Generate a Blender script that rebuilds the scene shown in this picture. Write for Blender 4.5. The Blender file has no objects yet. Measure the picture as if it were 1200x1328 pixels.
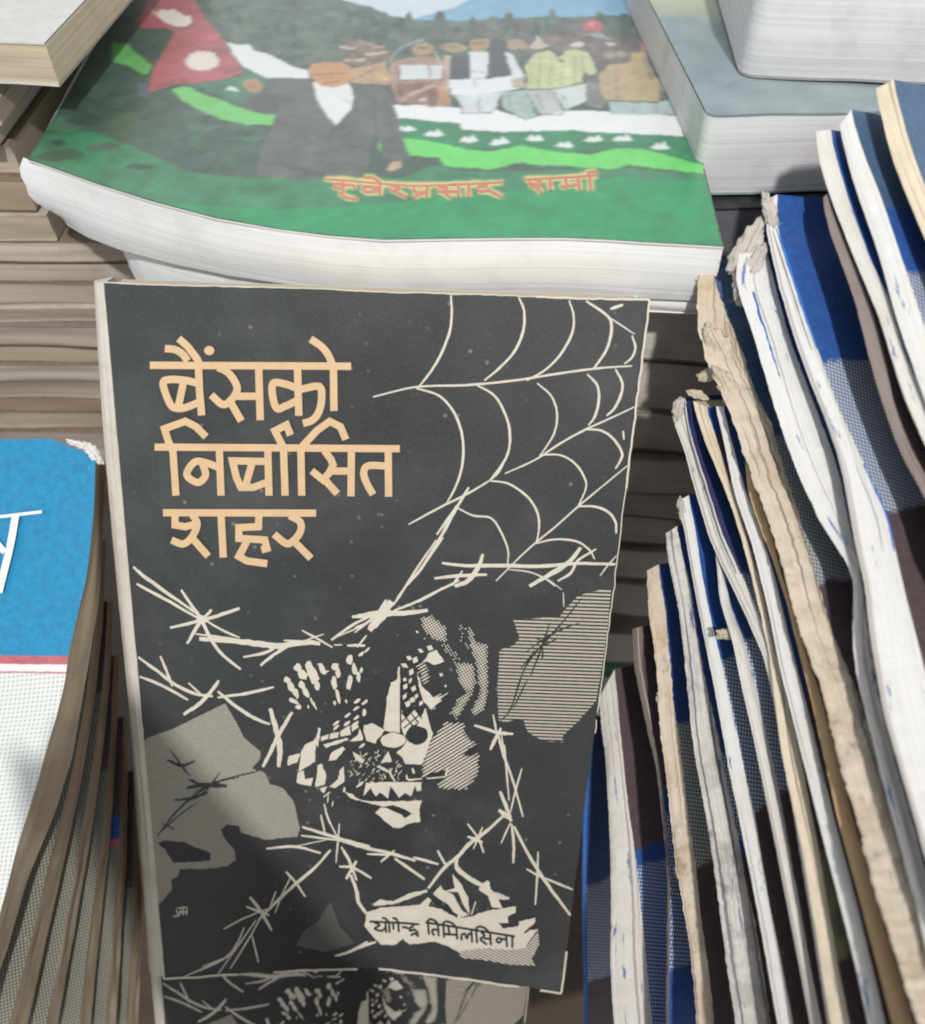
import bpy, bmesh, math, random
import numpy as np
from mathutils import Vector, Matrix, noise

random.seed(7)
S = bpy.context.scene
COL = S.collection

# ------------------------------------------------------------------ camera, light, exposure
CAM = Vector((0.0, 0.0, 0.465))
PITCH = math.radians(48)
FPX, CX, CY = 1150.0, 600.0, 664.0
cp, sp = math.cos(PITCH), math.sin(PITCH)
RIGHT = Vector((1, 0, 0)); FWD = Vector((0, cp, -sp)); UP = Vector((0, sp, cp))
cd = bpy.data.cameras.new('camera'); cam = bpy.data.objects.new('camera', cd); COL.objects.link(cam)
cam.location = CAM; cam.rotation_euler = (math.radians(90) - PITCH, 0, 0)
cd.sensor_fit = 'HORIZONTAL'; cd.sensor_width = 36; cd.lens = 36 * FPX / 1200
cd.clip_start = 0.01; cd.clip_end = 50
cd.dof.use_dof = True; cd.dof.focus_distance = 0.225; cd.dof.aperture_fstop = 14
S.camera = cam

w = bpy.data.worlds.new('World'); S.world = w; w.use_nodes = True
bg = w.node_tree.nodes['Background']
bg.inputs[0].default_value = (0.93, 0.97, 1.0, 1); bg.inputs[1].default_value = 0.66

def lamp(name, loc, target, size, power, col):
    d = bpy.data.lights.new(name, 'AREA'); d.shape = 'DISK'; d.size = size; d.energy = power; d.color = col
    o = bpy.data.objects.new(name, d); COL.objects.link(o); o.location = loc
    o.rotation_euler = (Vector(target) - Vector(loc)).to_track_quat('-Z', 'Y').to_euler()
    return o
KEY = CAM + Vector((0.13, -0.78, 0.92))
lamp('shop_lamp', KEY, CAM + Vector((0, .14, -.2)), 0.055, 17.0, (1.0, 0.97, 0.93))

S.view_settings.view_transform = 'Standard'; S.view_settings.look = 'None'
S.view_settings.exposure = 0.10; S.view_settings.gamma = 1
S.view_settings.use_curve_mapping = False

# ------------------------------------------------------------------ helpers
def ray(px, py):
    return RIGHT * ((px - CX) / FPX) + UP * ((CY - py) / FPX) + FWD
def P(px, py, t):
    return CAM + ray(px, py) * t
def on_plane(px, py, p0, n):
    r = ray(px, py)
    return CAM + r * ((p0 - CAM).dot(n) / r.dot(n))
def lin(c):
    return tuple((x / 12.92 if x <= .04045 else ((x + .055) / 1.055) ** 2.4) for x in (v / 255 for v in c))

class MB:
    def __init__(s): s.v = []; s.f = []; s.m = []; s.uv = []; s.sm = []
    def face(s, pts, uvs=None, m=0, smooth=False):
        i = len(s.v); s.v += [Vector(p) for p in pts]; s.f.append(list(range(i, i + len(pts)))); s.m.append(m)
        s.uv.append(uvs or [(0, 0)] * len(pts)); s.sm.append(smooth)
    def grid(s, rows, uvs, m=0, smooth=True):
        i = len(s.v); nc = len(rows[0])
        for r in rows: s.v += [Vector(p) for p in r]
        for a in range(len(rows) - 1):
            for b in range(nc - 1):
                s.f.append([i + a * nc + b, i + (a + 1) * nc + b, i + (a + 1) * nc + b + 1, i + a * nc + b + 1])
                s.uv.append([uvs[a][b], uvs[a + 1][b], uvs[a + 1][b + 1], uvs[a][b + 1]]); s.m.append(m); s.sm.append(smooth)
    def box(s, o, a, b, c, m=0, uvs=True):
        # o corner, edges a (width) b (depth) c (height); uv: (along, across height)
        o, a, b, c = Vector(o), Vector(a), Vector(b), Vector(c); la, lb, lc = a.length, b.length, c.length
        q = [o, o + a, o + a + b, o + b]; T = [p + c for p in q]
        s.face(q[::-1], [(0, 0), (0, lb), (la, lb), (la, 0)], m)
        s.face(T, [(0, 0), (la, 0), (la, lb), (0, lb)], m)
        for i in range(4):
            j = (i + 1) % 4; l = (q[j] - q[i]).length
            s.face([q[i], q[j], T[j], T[i]], [(0, 0), (l, 0), (l, lc), (0, lc)], m)
    def build(s, name, mats, parent=None, label=None, bevel=0):
        me = bpy.data.meshes.new(name); off = parent.matrix_basis.translation if parent else Vector()
        root = parent
        while root and root.parent: root = root.parent; off = off + root.matrix_basis.translation
        me.from_pydata([v - off for v in s.v], [], s.f)
        mats = mats if isinstance(mats, (list, tuple)) else [mats]
        for mm in mats: me.materials.append(mm)
        ul = me.uv_layers.new(name='UVMap'); k = 0
        for p, mi, uv, sm in zip(me.polygons, s.m, s.uv, s.sm):
            p.material_index = mi; p.use_smooth = sm
            for t in range(len(p.vertices)): ul.data[k + t].uv = uv[t]
            k += len(p.vertices)
        o = bpy.data.objects.new(name, me); COL.objects.link(o)
        if parent: o.parent = parent
        if label: o['label'] = label
        if bevel:
            bm = bmesh.new(); bm.from_mesh(me); bmesh.ops.remove_doubles(bm, verts=bm.verts, dist=1e-6); bm.to_mesh(me); bm.free()
            md = o.modifiers.new('Bevel', 'BEVEL'); md.width = bevel; md.segments = 2; md.limit_method = 'ANGLE'
        return o

def thing(name, label, cat, loc, group=None):
    o = bpy.data.objects.new(name, None); COL.objects.link(o); o.location = loc; o.empty_display_size = .02
    o['label'] = label; o['category'] = cat
    if group: o['group'] = group
    return o

# ------------------------------------------------------------------ materials
class NT:
    def __init__(s, name):
        s.mat = bpy.data.materials.new(name); s.mat.use_nodes = True; s.t = s.mat.node_tree; s.n = s.t.nodes
        s.b = s.n['Principled BSDF']; s.b.inputs['Roughness'].default_value = .7
    def new(s, k, **kw):
        o = s.n.new(k)
        for a, b in kw.items(): setattr(o, a, b)
        return o
    def link(s, a, b): s.t.links.new(a, b)
    def val(s, x, sock):
        if isinstance(x, (int, float)): sock.default_value = x
        elif isinstance(x, tuple): sock.default_value = x if len(x) == 4 else (*x, 1) if sock.type == 'RGBA' else x
        else: s.link(x, sock)
    def math(s, op, a, b=0.0, c=0.0):
        o = s.new('ShaderNodeMath', operation=op); s.val(a, o.inputs[0]); s.val(b, o.inputs[1]); s.val(c, o.inputs[2]); return o.outputs[0]
    def mix(s, f, a, b):
        o = s.new('ShaderNodeMix', data_type='RGBA'); s.val(f, o.inputs[0]); s.val(a, o.inputs[6]); s.val(b, o.inputs[7]); return o.outputs[2]
    def uv(s):
        if not hasattr(s, '_uv'):
            t = s.new('ShaderNodeTexCoord'); x = s.new('ShaderNodeSeparateXYZ'); s.link(t.outputs['UV'], x.inputs[0]); s._uv = (x.outputs[0], x.outputs[1]); s._obj = t.outputs['Object']
        return s._uv
    def obj(s): s.uv(); return s._obj
    def vec(s, x, y, z=0.0):
        o = s.new('ShaderNodeCombineXYZ'); s.val(x, o.inputs[0]); s.val(y, o.inputs[1]); s.val(z, o.inputs[2]); return o.outputs[0]
    def noise(s, vec, scale, detail=3, rough=.55, w=None):
        o = s.new('ShaderNodeTexNoise'); o.inputs['Scale'].default_value = scale; o.inputs['Detail'].default_value = detail; o.inputs['Roughness'].default_value = rough
        s.link(vec, o.inputs['Vector']); return o.outputs[0]
    def ramp(s, f, lo, hi):
        o = s.new('ShaderNodeMapRange'); s.val(f, o.inputs[0]); o.inputs[1].default_value = lo; o.inputs[2].default_value = hi; return o.outputs[0]
    def bump(s, h, strength=.3, dist=.0005):
        o = s.new('ShaderNodeBump'); o.inputs['Strength'].default_value = strength; o.inputs['Distance'].default_value = dist
        s.link(h, o.inputs['Height']); s.link(o.outputs[0], s.b.inputs['Normal'])
    def col(s, c): s.val(c, s.b.inputs['Base Color'])
    def rough(s, r): s.val(r, s.b.inputs['Roughness'])

def mul(c, k): return tuple(x * k for x in c)

def m_pages(name, c, contrast=.25, dirt=(.30, .22, .13), dirt_amt=.5, lines=900, warp=.0012):
    n = NT(name); u, v = n.uv()
    wv = n.noise(n.vec(u, v), 25, 2)
    vv = n.math('ADD', v, n.math('MULTIPLY', wv, warp))
    l = n.noise(n.vec(n.math('MULTIPLY', u, 5.0), n.math('MULTIPLY', vv, float(lines)), 0.0), 1.0, 4, .7)
    lf = n.ramp(l, .3, .7)
    base = n.mix(lf, mul(c, 1 - contrast), mul(c, 1.04))
    crev = n.ramp(n.noise(n.vec(n.math('MULTIPLY', u, 9.0), n.math('MULTIPLY', vv, lines * .45), 3.0), 1.0, 2, .5), .66, .74)
    base = n.mix(n.math('MULTIPLY', crev, contrast * 1.1), base, mul(c, .3))
    bl = n.ramp(n.noise(n.obj(), 70, 5, .65), .52, .75)
    base = n.mix(n.math('MULTIPLY', bl, dirt_amt), base, dirt)
    n.col(base); n.rough(.85); n.bump(l, .5, .0003)
    return n.mat

def m_torn(name, c, stain=(.35, .23, .12), amt=.5, dark=(.10, .09, .08), damt=.3, scale=90, resid=None):
    n = NT(name)
    a = n.ramp(n.noise(n.obj(), scale, 6, .7), .45, .68)
    b = n.ramp(n.noise(n.obj(), scale * 2.3, 5, .7), .56, .70)
    g = n.noise(n.obj(), 900, 3, .6)
    base = n.mix(n.math('MULTIPLY', a, amt), c, stain)
    base = n.mix(n.math('MULTIPLY', b, damt), base, dark)
    base = n.mix(n.math('MULTIPLY', n.ramp(g, .3, .7), .14), base, mul(c, .6))
    u, v = n.uv()
    st = n.noise(n.vec(n.math('MULTIPLY', u, 16.0), n.math('MULTIPLY', v, 1500.0), 1.0), 1.0, 3, .65)
    base = n.mix(n.math('MULTIPLY', n.ramp(st, .50, .30), .30), base, mul(stain, .8))
    cr = n.ramp(n.noise(n.vec(n.math('MULTIPLY', u, 30.0), n.math('MULTIPLY', v, 700.0), 4.0), 1.0, 4, .6), .66, .70)
    base = n.mix(n.math('MULTIPLY', cr, min(.9, .25 + damt)), base, dark)
    fl = n.noise(n.vec(n.math('MULTIPLY', u, 5.0), n.math('MULTIPLY', v, 900.0), 9.0), 1.0, 3, .6)
    base = n.mix(n.math('MULTIPLY', n.ramp(fl, .59, .61), .75), base, mul(dark, 1.2))
    if resid:
        rf = n.noise(n.vec(n.math('MULTIPLY', u, 60.0), n.math('MULTIPLY', v, 420.0), 14.0), 1.0, 6, .7)
        base = n.mix(n.math('MULTIPLY', n.ramp(rf, .61, .63), .85), base, resid)
    n.col(base); n.rough(.9)
    h = n.math('ADD', n.math('ADD', n.noise(n.obj(), scale * 3, 6, .75), n.math('MULTIPLY', st, .5)), n.math('MULTIPLY', g, .25))
    n.bump(h, .6, .0006)
    return n.mat

BLUE = (.030, .092, .315); NAVY = (.036, .080, .24); BROWN = (.098, .068, .075); DOTW = (.60, .64, .68); DOTB = (.085, .13, .24)
def dots(n, u, v, pitch=.0013, thr=.05, ang=.35):
    k = 2 * math.pi / pitch
    a = n.math('ADD', n.math('MULTIPLY', u, math.cos(ang)), n.math('MULTIPLY', v, math.sin(ang)))
    b = n.math('SUBTRACT', n.math('MULTIPLY', v, math.cos(ang)), n.math('MULTIPLY', u, math.sin(ang)))
    s1 = n.math('SINE', n.math('MULTIPLY', n.math('ADD', a, b), k * .7))
    s2 = n.math('SINE', n.math('MULTIPLY', n.math('SUBTRACT', a, b), k * .7))
    return n.ramp(n.math('MULTIPLY', s1, s2), thr - .08, thr + .25)
def m_series(name, bands, edge=None, seed=0.0):
    """bands: list of (v_start, kind); printed cover of the repeated series, colour fields along the book's length"""
    n = NT(name); u, v = n.uv()
    wob = n.math('MULTIPLY', n.math('SUBTRACT', n.noise(n.vec(u, v, seed), 160, 4, .7), .5), .0006 if any(k == 'red' for _, k in bands) else .005)
    vv = n.math('ADD', v, wob)
    fine = n.noise(n.obj(), 500, 4, .6)
    def field(k):
        if k == 'blue': c = BLUE
        elif k == 'navy': c = NAVY
        elif k == 'teal': c = (.065, .12, .21)
        elif k == 'brown': c = BROWN
        elif k == 'camo':
            return n.mix(n.ramp(n.noise(n.vec(u, v), 120, 2), .42, .58), (.30, .27, .16), (.16, .17, .13))
        elif k == 'wdots': return n.mix(dots(n, u, v), BLUE, (.55, .6, .7))
        elif k == 'gdots': return n.mix(dots(n, u, v, .0013, -.1), (.11, .12, .13), (.48, .50, .49))
        elif k == 'pdots': return n.mix(dots(n, u, v, .0016, .2, .1), (.66, .665, .63), (.42, .47, .48))
        elif k == 'red': c = (.45, .12, .14)
        elif k == 'white': c = (.74, .73, .69)
        elif k == 'cyan': c = (.012, .215, .41)
        elif k == 'shade_dots': return n.mix(dots(n, u, v, .0013, .0), (.10, .10, .085), (.26, .25, .20))  # series dots in darker colours, standing in for shade on the fan
        else: return n.mix(dots(n, u, v), DOTB, DOTW)
        return n.mix(n.ramp(fine, .3, .7), mul(c, .82), mul(c, 1.15))
    c = field(bands[0][1])
    for v0, k in bands[1:]:
        c = n.mix(n.ramp(vv, v0 - .00015, v0 + .00015) if k in ('red', 'white', 'pdots') else n.ramp(vv, v0 - .0006, v0 + .0006), c, field(k))
    # worn white flecks near the hinge
    wear = n.ramp(n.noise(n.obj(), 260, 6, .75), .66, .72)
    near = n.ramp(u, .004, .0)
    c = n.mix(n.math('MULTIPLY', wear, n.math('ADD', n.math('MULTIPLY', near, .8), .12)), c, (.6, .6, .57))
    dust = n.ramp(n.noise(n.obj(), 1400, 2, .5), .70, .76)
    c = n.mix(n.math('MULTIPLY', dust, .35), c, (.5, .5, .48))
    n.col(c); n.rough(.42); n.bump(n.noise(n.obj(), 300, 3), .08, .0004)
    return n.mat

def m_ink(name, c, var=.12, wear=.0, rough=.5, scale=260, gloss=0):
    n = NT(name)
    f = n.ramp(n.noise(n.obj(), scale, 4, .6), .3, .7)
    base = n.mix(f, mul(c, 1 - var), mul(c, 1 + var))
    if wear:
        wv = n.ramp(n.noise(n.obj(), 1100, 4, .7), .62, .68)
        base = n.mix(n.math('MULTIPLY', wv, wear), base, mul(c, .45))
    n.col(base); n.rough(rough)
    if gloss: n.b.inputs['Coat Weight'].default_value = gloss; n.b.inputs['Coat Roughness'].default_value = .3
    return n.mat

def m_halftone(name, ink, paper, pitch, ang, duty, cross=False, fade=0):
    n = NT(name); u, v = n.uv(); k = 2 * math.pi / pitch
    d = n.math('ADD', n.math('MULTIPLY', u, math.sin(ang)), n.math('MULTIPLY', v, math.cos(ang)))
    s = n.math('SINE', n.math('MULTIPLY', d, k))
    if cross:
        d2 = n.math('SUBTRACT', n.math('MULTIPLY', u, math.cos(ang)), n.math('MULTIPLY', v, math.sin(ang)))
        s = n.math('MULTIPLY', n.math('ADD', s, n.math('SINE', n.math('MULTIPLY', d2, k))), .5)
    j = n.math('MULTIPLY', n.math('SUBTRACT', n.noise(n.obj(), 900, 3), .5), .9)
    f = n.ramp(n.math('ADD', s, j), duty - .22, duty + .22)
    n.col(n.mix(f, ink, paper)); n.rough(.5); return n.mat

PAPER = (.62, .575, .48)
INKB = (.026, .0295, .030)
def m_blackcover():
    n = NT('black_printed_card'); o = n.obj()
    a = n.ramp(n.noise(o, 28, 5, .6), .3, .75)
    base = n.mix(a, mul(INKB, .8), mul(INKB, 1.45))
    g = n.ramp(n.noise(o, 2600, 2, .5), .35, .75)
    base = n.mix(n.math('MULTIPLY', g, .5), base, (.072, .077, .079))
    # pale scuffs and dust specks
    vo = n.new('ShaderNodeTexVoronoi'); vo.inputs['Scale'].default_value = 210; n.link(o, vo.inputs['Vector'])
    sp_ = n.ramp(vo.outputs['Distance'], .14, .05)
    keep = n.ramp(n.noise(o, 60, 3), .44, .56)
    base = n.mix(n.math('MULTIPLY', n.math('MULTIPLY', sp_, keep), .5), base, (.30, .31, .30))
    sc = n.ramp(n.noise(o, 110, 8, .8), .64, .78)
    base = n.mix(n.math('MULTIPLY', sc, .35), base, (.16, .165, .165))
    fg = n.ramp(n.noise(o, 14, 6, .7), .50, .72)
    base = n.mix(n.math('MULTIPLY', fg, .22), base, (.15, .155, .155))
    n.col(base); n.rough(n.math('ADD', .36, n.math('MULTIPLY', a, .2)))
    n.bump(n.noise(o, 700, 4), .10, .0003)
    return n.mat

M = {}
M['black'] = m_blackcover()
M['beige'] = m_ink('beige_ink', PAPER, .06, .35)
M['dark'] = m_ink('dark_ink', mul(INKB, 1.0), .15)
M['title'] = m_ink('ochre_ink', (.63, .435, .25), .05, .12)
M['half_h'] = m_halftone('line_screen', INKB, (.49, .45, .36), .00106, 0, -.05)
M['half_f'] = m_halftone('fine_screen', (.085, .085, .075), (.43, .405, .335), .00062, .12, -.25)
M['half_d'] = m_halftone('diagonal_screen', INKB, PAPER, .00095, .55, -.25)
M['half_x'] = m_halftone('crossed_screen', INKB, PAPER, .0010, .75, -.05, True)
M['half_g'] = m_halftone('dim_screen', (.05, .052, .05), (.14, .135, .12), .0007, .6, .1)
M['spine_white'] = m_torn('worn_white_spine', (.60, .565, .50), (.40, .32, .23), .5, (.2, .18, .16), .12, 60)
M['pages_white'] = m_pages('white_page_edges', (.78, .78, .775), .13, (.46, .42, .36), .30, 1100)
M['pages_grey'] = m_pages('grey_page_edges', (.68, .675, .685), .15, (.40, .37, .34), .45, 900)
M['pages_cream'] = m_pages('cream_page_edges', (.60, .50, .36), .25, (.3, .22, .13), .3, 900)
M['card_white'] = m_ink('white_card', (.74, .74, .72), .05)
M['card_brown'] = m_ink('brown_card', (.10, .075, .055), .25)
M['card_dark'] = m_ink('dark_card', (.035, .034, .034), .25)
M['torn_white'] = m_torn('torn_white_paper', (.76, .755, .73), (.50, .44, .36), .30, (.25, .22, .2), .10, 120)

# ------------------------------------------------------------------ the setting: only the surface under the books
def m_table():
    n = NT('dark_wood'); o = n.obj()
    v = n.new('ShaderNodeMapping'); v.inputs['Scale'].default_value = (3, 30, 3); n.link(o, v.inputs[0])
    f = n.noise(v.outputs[0], 6, 6, .6)
    n.col(n.mix(f, (.035, .024, .018), (.10, .07, .05))); n.rough(.6); return n.mat
tb = MB(); tb.box((-.9, -.7, -.03), (1.8, 0, 0), (0, 1.6, 0), (0, 0, .03))
t = tb.build('table', m_table()); t['kind'] = 'structure'

# ------------------------------------------------------------------ piles of flat books at the back
rr = random.Random(3)
def zy(py, y):
    r = ray(600, py); return CAM.z + r.z * (y / r.y)
def flat_book(name, label, cat, x0, x1, y0, depth, z0, z1, pm, cm, group=None, yaw=0.0, wave=.0012, cov=.0004, round_=.0, seed=0, rnd=0.0):
    """a book lying flat: wavy page block between two cover sheets; front (−y) face towards the viewer"""
    g = random.Random(seed)
    piv = Vector(((x0 + x1) / 2, y0, z0)); R = Matrix.Rotation(yaw, 3, 'Z')
    def X(x, y, z): return piv + R @ (Vector((x, y, z)) - piv)
    root = thing(name, label, cat, piv, group)
    N = 26; K = 6; ph = g.random() * 9
    def front(x, k):
        s = (k - .5) * 2
        return y0 + wave * noise.noise(Vector((x * 18 + ph, k * .6, ph))) + wave * .4 * noise.noise(Vector((x * 70, k * 3, ph))) + round_ * (s * s) + (rnd * (1 - math.sqrt(max(0, 1 - max(0, 1 - (x - x0 - .0008) / rnd) ** 2))) if rnd else 0)
    def zz(x, k):
        return z0 + cov + (z1 - z0 - 2 * cov) * k + .0006 * noise.noise(Vector((x * 14, ph, 2.)))
    mb = MB()
    rows = []; uvs = []
    xs = sorted([x0 + .0008 + (x1 - x0 - .0016) * i / N for i in range(N + 1)] + [x0 + .0008 + d for d in ((.0003, .0008, .0016, .0026, .0038) if rnd else ())])
    for k in range(K + 1):
        rows.append([X(x, front(x, k / K), zz(x, k / K)) for x in xs]); uvs.append([(x + ph, k / K * (z1 - z0) + ph) for x in xs])
    mb.grid(rows[::-1], uvs[::-1])
    for sgn, x in ((1, xs[-1]), (0, xs[0])):                       # ends
        ys = [0, .3, 1]
        rws = [[X(x, front(x, k / K) + q * (depth - .001), zz(x, k / K)) for q in ys] for k in range(K + 1)]
        uu = [[(q * depth, k / K * (z1 - z0) + ph) for q in ys] for k in range(K + 1)]
        mb.grid(rws[::-1] if sgn else rws, uu[::-1] if sgn else uu)
    mb.grid([[X(x, front(x, 1), zz(x, 1)) for x in xs], [X(x, y0 + depth - .001, zz(x, 1)) for x in xs]][::-1], [[(x, 0) for x in xs]] * 2)
    mb.build('page_block', pm, root)
    for k in (0, 1):
        c = MB(); o = .0004
        za = [zz(x, k) + (0 if k else -cov) + (.00002 if k else -.00002) for x in xs]
        fr = [front(x, k) - o for x in xs]
        top = [X(x, f, z + cov) for x, f, z in zip(xs, fr, za)]; bot = [X(x, f, z) for x, f, z in zip(xs, fr, za)]
        tb_ = [X(x, y0 + depth, z + cov) for x, z in zip(xs, za)]; bb = [X(x, y0 + depth, z) for x, z in zip(xs, za)]
        uvv = [[(x, 0) for x in xs], [(x, .15) for x in xs]]
        c.grid([tb_, top, bot, bb], [uvv[1], uvv[0], uvv[0], uvv[1]], 0, False)
        c.build('cover', cm, root)
    return root

# back-left pile of thin tan paperbacks
YL = .245
cuts = [128, 160, 188, 232, 275, 315, 341, 369, 397, 416, 444, 469, 493, 518, 537, 561, 585, 612, 640, 668]
tans = [(.42, .35, .27), (.52, .46, .40), (.44, .37, .29), (.38, .30, .21), (.46, .38, .29), (.47, .40, .33), (.48, .42, .35), (.44, .37, .30), (.41, .34, .27), (.49, .42, .35)]
ords = ['topmost', 'second', 'third', 'fourth', 'fifth', 'sixth', 'seventh', 'eighth', 'ninth', 'tenth', 'eleventh', 'twelfth', 'thirteenth', 'fourteenth', 'fifteenth', 'sixteenth', 'seventeenth', 'eighteenth', 'nineteenth']
m_cardtan = m_ink('tan_card', (.26, .205, .15), .25); m_cardtan2 = m_ink('pale_tan_card', (.50, .46, .40), .15)
pm_t = [m_pages('tan_page_edges', mul(c, 1.16), .36, (.26, .19, .12), .35, 2200, .0009) for c in tans]
for i in range(len(cuts) - 1):
    z1, z0 = zy(cuts[i], YL), zy(cuts[i + 1], YL)
    g = .0005 + (.0012 if i in (0, 2, 4, 6, 14) else 0)
    flat_book('paperback', f'thin tan aged paperback, {ords[i]} from the top in the back left pile', 'book',
              -.262 + rr.uniform(-.004, .004), (-.1265 if i < 5 else -.012) + rr.uniform(-.004, .003), YL + rr.uniform(-.003, .003), .15, z0 + g * .1, z1 - g * .6, pm_t[i % len(pm_t)],
              m_cardtan if i % 4 else m_cardtan2, 'aged paperbacks piled at the back left', rr.uniform(-.012, .012), .0016, .00025, 0, i)
zlow = zy(cuts[-1], YL)

# back-right pile behind the standing book
YR = .203
cutr = [392, 463, 528, 577, 626, 668, 706, 748, 788, 815, 853, 866, 905, 945, 985]
greys = [(.66, .63, .57), (.62, .57, .50), (.57, .53, .46), (.62, .56, .48), (.55, .50, .44), (.60, .55, .48)]
pm_g = [m_pages('taupe_page_edges', mul(c, 1.0), .22, (.14, .11, .08), .35, 900) for c in greys]
m_cardt = m_ink('taupe_card', (.24, .21, .175), .2); m_greenstrip = m_ink('green_card', (.05, .22, .15), .1)
nr = 0
for i in range(len(cutr) - 1):
    if i == 8: continue                                             # the dark gap between two books
    z1, z0 = zy(cutr[i], YR), zy(cutr[i + 1], YR)
    g = .0003 + (.0011 if i in (1, 3, 6) else .0002)
    lab = f'taupe paged book, {ords[nr]} from the top in the shaded pile behind the black book'
    pm, cm = pm_g[i % len(pm_g)], m_cardt
    if i == 10: lab = 'thin book with a green edge low in the shaded pile right of the black book'; pm = m_greenstrip; cm = m_greenstrip
    flat_book('paperback', lab, 'book', -.008 + rr.uniform(-.004, .004), .078 + rr.uniform(-.004, .004), YR + rr.uniform(-.002, .002), .15, z0 + g * .2, z1 - g,
              pm, cm, 'books in the shaded pile behind the black book', -.10, .0015, .0005, .002 if i in (4, 5) else 0, 40 + i)
    nr += 1

# cream book on top of the back-left pile
c0 = P(65, 46, .2318)
zt = c0.z; zb = P(75, 103, .24).z
flat_book('paperback', 'cream paperback with pale cover lying on top of the back left pile', 'book', -.27, c0.x + .001, .2476, .15, zb, zt, M['pages_cream'], m_ink('pale_card', (.60, .59, .56), .08), None, -.05, .002, .0005, 0, 91)

# ------------------------------------------------------------------ lower white book and the green book on top of the middle
ZC = -.111 + CAM.z

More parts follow.
